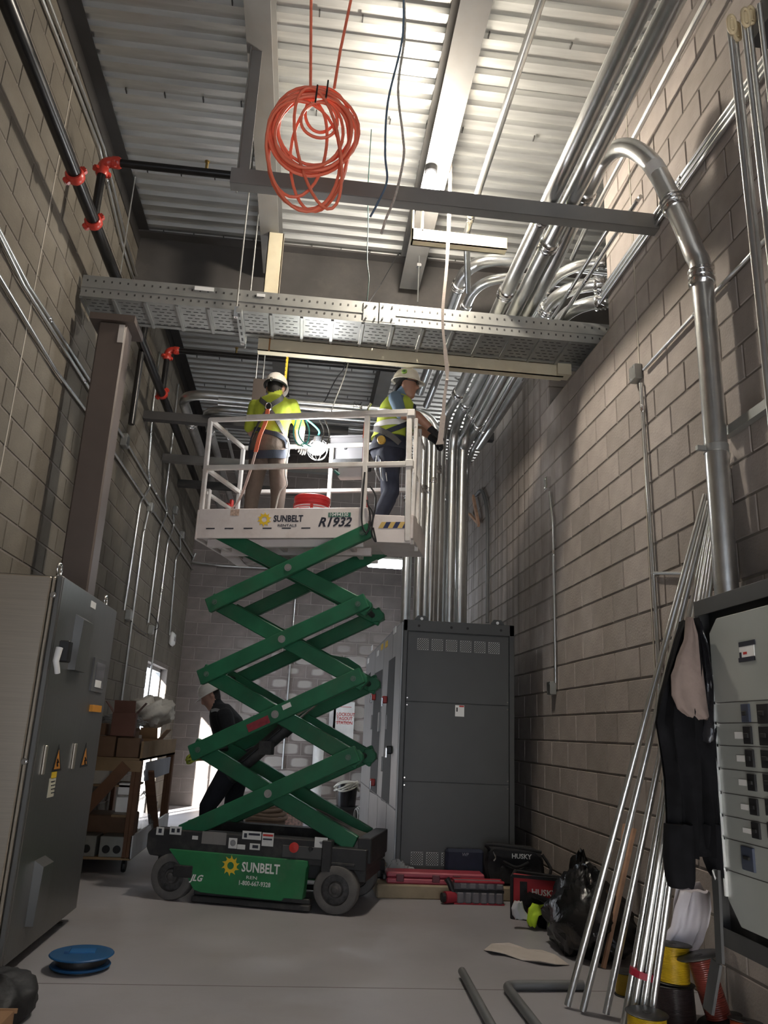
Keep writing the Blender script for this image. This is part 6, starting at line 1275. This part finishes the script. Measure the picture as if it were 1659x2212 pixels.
# ---------------------------------------------------------------- worker in profile, reaching over the rail
b = Body()   # +y = towards the conduits (lift +x), +x = towards the camera
tr = [((0, -.02, .74), .13, .135), ((0, -.03, .82), .14, .165), ((0, -.02, .90), .135, .16), ((0, .0, .98), .125, .142), ((0, .02, 1.07), .135, .145), ((0, .035, 1.16), .155, .15), ((0, .04, 1.23), .16, .14), ((0, .04, 1.29), .14, .11), ((0, .045, 1.325), .075, .07)]
b.rings(tr, [1, 1, 1, 0, 0, 0, 0, 0], keep=True)
b.limb([(0, .045, 1.31), (0, .075, 1.385)], [.055, .05], 2)
b.limb([(.07, -.02, .78), (.10, .03, .42), (.10, -.12, .10)], [.098, .07, .052], 1); b.limb([(-.07, -.02, .78), (-.11, -.03, .42), (-.11, -.17, .10)], [.098, .068, .052], 1)
b.limb([(.155, .04, 1.25), (.185, .10, 1.085), (.17, .235, 1.07), (.12, .34, .98)], [.062, .05, .044, .032], [0, 2, 2]); b.limb([(-.155, .04, 1.25), (-.18, .13, 1.08), (-.10, .26, 1.04), (-.03, .33, .96)], [.062, .05, .044, .032], [0, 2, 2])
T_ = head(b, (0, .105, 1.435), (.05, 1, 0), 2, 3, tilt=.12)
p2 = b.finish('person', [TSH, JEAN, SKIN, HAIR], Lw(.795, .42, PFL), LANG-math.pi/2, 'worker in neon vest reaching over the lift rail, in profile')
hard_hat(p2, T_, HATB, mat('sticker green', (.22, .40, .06), .5))
for sx in (-1, 1): MB().tube(smooth([T_((sx*.03, .098, .018)), T_((sx*.06, .082, .018)), T_((sx*.078, .03, .02)), T_((sx*.084, -.01, .022))], 4), .004, 6).build('glasses_arm', BLACK, p2); MB().lathe([(.0, 0), (.02, .002), (.022, .006), (0, .008)], 12, Matrix.Translation(T_((sx*.032, .098, .012))) @ Matrix.Rotation(-math.pi/2, 4, 'X'), cap=False).build('lens', mat('dark lens', (.02, .02, .02), .1), p2)
MB().tube(smooth([T_((.075, .0, .045)), T_((.078, -.03, 0)), T_((.06, -.075, -.05)), T_((0, -.095, -.06)), T_((-.06, -.075, -.05)), T_((-.078, -.03, 0))], 5), .022, 8).build('hair', HAIR, p2, smooth=60)
vr = [((0, -.015, .93), .150, .172), ((0, .0, .98), .146, .165), ((0, .02, 1.07), .152, .165), ((0, .035, 1.16), .170, .168), ((0, .04, 1.23), .172, .155), ((0, .04, 1.295), .125, .115), ((0, .042, 1.32), .09, .085)]
vb = Body(); vb.rings(vr, 0); mv = vb.m.build('vest', NEOV, p2, smooth=60); vb.rings_ = vr
for z, w in ((1.03, .05),): strap(vb, mv, [(a, z+.008*math.sin(math.radians(a))) for a in range(-180, 181, 15)], REFL, w, .006, 'reflective_band')
strap(vb, mv, [(-75, 1.17), (-30, 1.13), (10, 1.10), (50, 1.08), (90, 1.06)], REFL, .05, .006, 'reflective_band'); strap(vb, mv, [(-105, 1.17), (-150, 1.13), (-190, 1.10), (-230, 1.08)], REFL, .05, .006, 'reflective_band')
strap(vb, p2, [(-60, 1.0), (-25, .96), (10, .90), (35, .84)], STRAP, .05, .014); strap(vb, p2, [(60, 1.05), (35, 1.0), (0, .94), (-35, .90)], STRAPD, .042, .012); strap(vb, p2, [(70, 1.22), (65, 1.1), (55, 1.0), (60, .90)], STRAPD, .042, .012)
b.rings_ = tr; strap(b, p2, [(a, .83) for a in range(-180, 181, 20)], STRAPD, .045, .012, 'belt')
MB().lathe([(.032, 0), (.036, .01), (.036, .04), (.03, .05)], 14, Matrix.Translation((.145, -.06, .86)) @ Matrix.Rotation(math.pi/2, 4, 'Y')).build('tape_case', mat('tape case yellow', (.45, .28, .05), .5), p2)
hand(p2, (.115, .365, .955), (-.12, .75, -.65), (.5, .7, .55), BLACKF, curl=.65); hand(p2, (-.02, .35, .935), (.1, .8, -.6), (-.2, .7, .7), BLACKF, curl=.65)
boot(p2, V((.10, -.12, 0)), (.1, 1, 0), BOOT); boot(p2, V((-.11, -.17, 0)), (-.15, 1, 0), BOOT)
ln = MB().strip(smooth([(.17, -.19, 1.12), (.18, -.20, 1.0), (.18, -.205, .88)], 5), .032, .008, (0, 1, .1)).build('lanyard', ORL, p2); MB().strip(smooth([(.18, -.205, .87), (.19, -.20, .65), (.19, -.17, .40), (.19, -.14, .25)], 5), .02, .006, (0, 1, .1)).build('lanyard_tail', mat('lanyard red', (.36, .05, .05), .7), ln)
MB().tube(smooth([(.16, -.17, 1.20), (.17, -.19, 1.15), (.17, -.19, 1.11)], 4), .01, 8).build('snap_hook', CHROME, p2)
for k in range(3): MB().tube(smooth([(.13, -.10+.03*k, .74), (.17, -.10+.05*k, .60-.04*k), (.16, -.06+.03*k, .50)], 4), .005, 6).build('harness_cord', GALV, p2)
# ---------------------------------------------------------------- worker on the floor, head bowed
b = Body()   # +y = to the left of the picture, +x = away from the camera
tr = [((0, -.12, .80), .16, .15), ((0, -.12, .88), .175, .175), ((0, -.11, .96), .17, .18), ((0, -.08, 1.05), .17, .185), ((0, -.03, 1.14), .18, .185), ((0, .01, 1.23), .195, .18), ((0, .04, 1.31), .195, .165), ((0, .07, 1.37), .16, .13), ((0, .09, 1.415), .10, .10), ((0, .10, 1.44), .075, .08)]
b.rings(tr, [1, 1, 0, 0, 0, 0, 0, 0, 0], keep=True)
b.limb([(0, .095, 1.39), (0, .15, 1.445)], [.06, .055], 2)
b.limb([(-.09, -.08, .84), (-.11, .12, .46), (-.11, .10, .10)], [.115, .085, .065], 1); b.limb([(.09, -.14, .84), (.10, -.10, .46), (.10, -.22, .10)], [.115, .085, .065], 1)
b.limb([(-.185, .035, 1.32), (-.235, -.06, 1.06), (-.15, .16, .93), (-.10, .23, .91)], [.085, .07, .055, .034], [0, 0, 2]); b.limb([(.185, .045, 1.32), (.22, .0, 1.06), (.10, .19, .95), (.06, .24, .93)], [.085, .065, .05, .034], [0, 0, 2])
T_ = head(b, (0, .20, 1.505), (0, 1, 0), 2, 3, tilt=.55, s=1.02)
hd = PY(457, 1505, 8.3); p3 = b.finish('person', [mat('black hoodie', (.010, .010, .012), .9, 0, .25, 9, bump=.25, bscale=26), mat('dark jeans', (.014, .015, .022), .9, 0, .25, 12, bump=.25, bscale=26), SKIN2, HAIR], V((hd.x+.20, 8.3, 0)), math.pi/2, 'worker in dark hoodie and white helmet bowed behind the scissor arms')
hard_hat(p3, T_, HATW)
strap(b, p3, [(-150, 1.10), (-160, 1.25), (-170, 1.33), (-200, 1.37), (-230, 1.36)], mat('harness pale', (.30, .30, .29), .7), .03, .012); strap(b, p3, [(-190, 1.37), (-185, 1.25), (-175, 1.1), (-170, .98)], mat('harness pale', (.30, .30, .29), .7), .03, .012)
strap(b, p3, [(a, .93) for a in range(-180, 181, 20)], STRAPD, .05, .012, 'belt')
hand(p3, (-.085, .25, .905), (.35, .9, -.1), (-.3, .2, .9), mat('neon glove', (.40, .45, .05), .8)); hand(p3, (.05, .265, .93), (-.3, .9, -.1), (.3, .2, .9), mat('neon glove', (.40, .45, .05), .8))
boot(p3, V((-.11, .10, 0)), (.0, 1, 0), BOOT); boot(p3, V((.10, -.22, 0)), (0, 1, 0), BOOT)
# ---------------------------------------------------------------- lamps
def point(name, loc, energy, col, r, parent=None):
    d = bpy.data.lights.new(name, 'POINT'); d.energy = energy; d.color = col; d.shadow_soft_size = r
    o = link(name, d, parent); o.location = loc; return o
point('neighbour_light', (3.2, 9.0, 5.4), 150, (1, 1, 1), .1)
# temp lamp
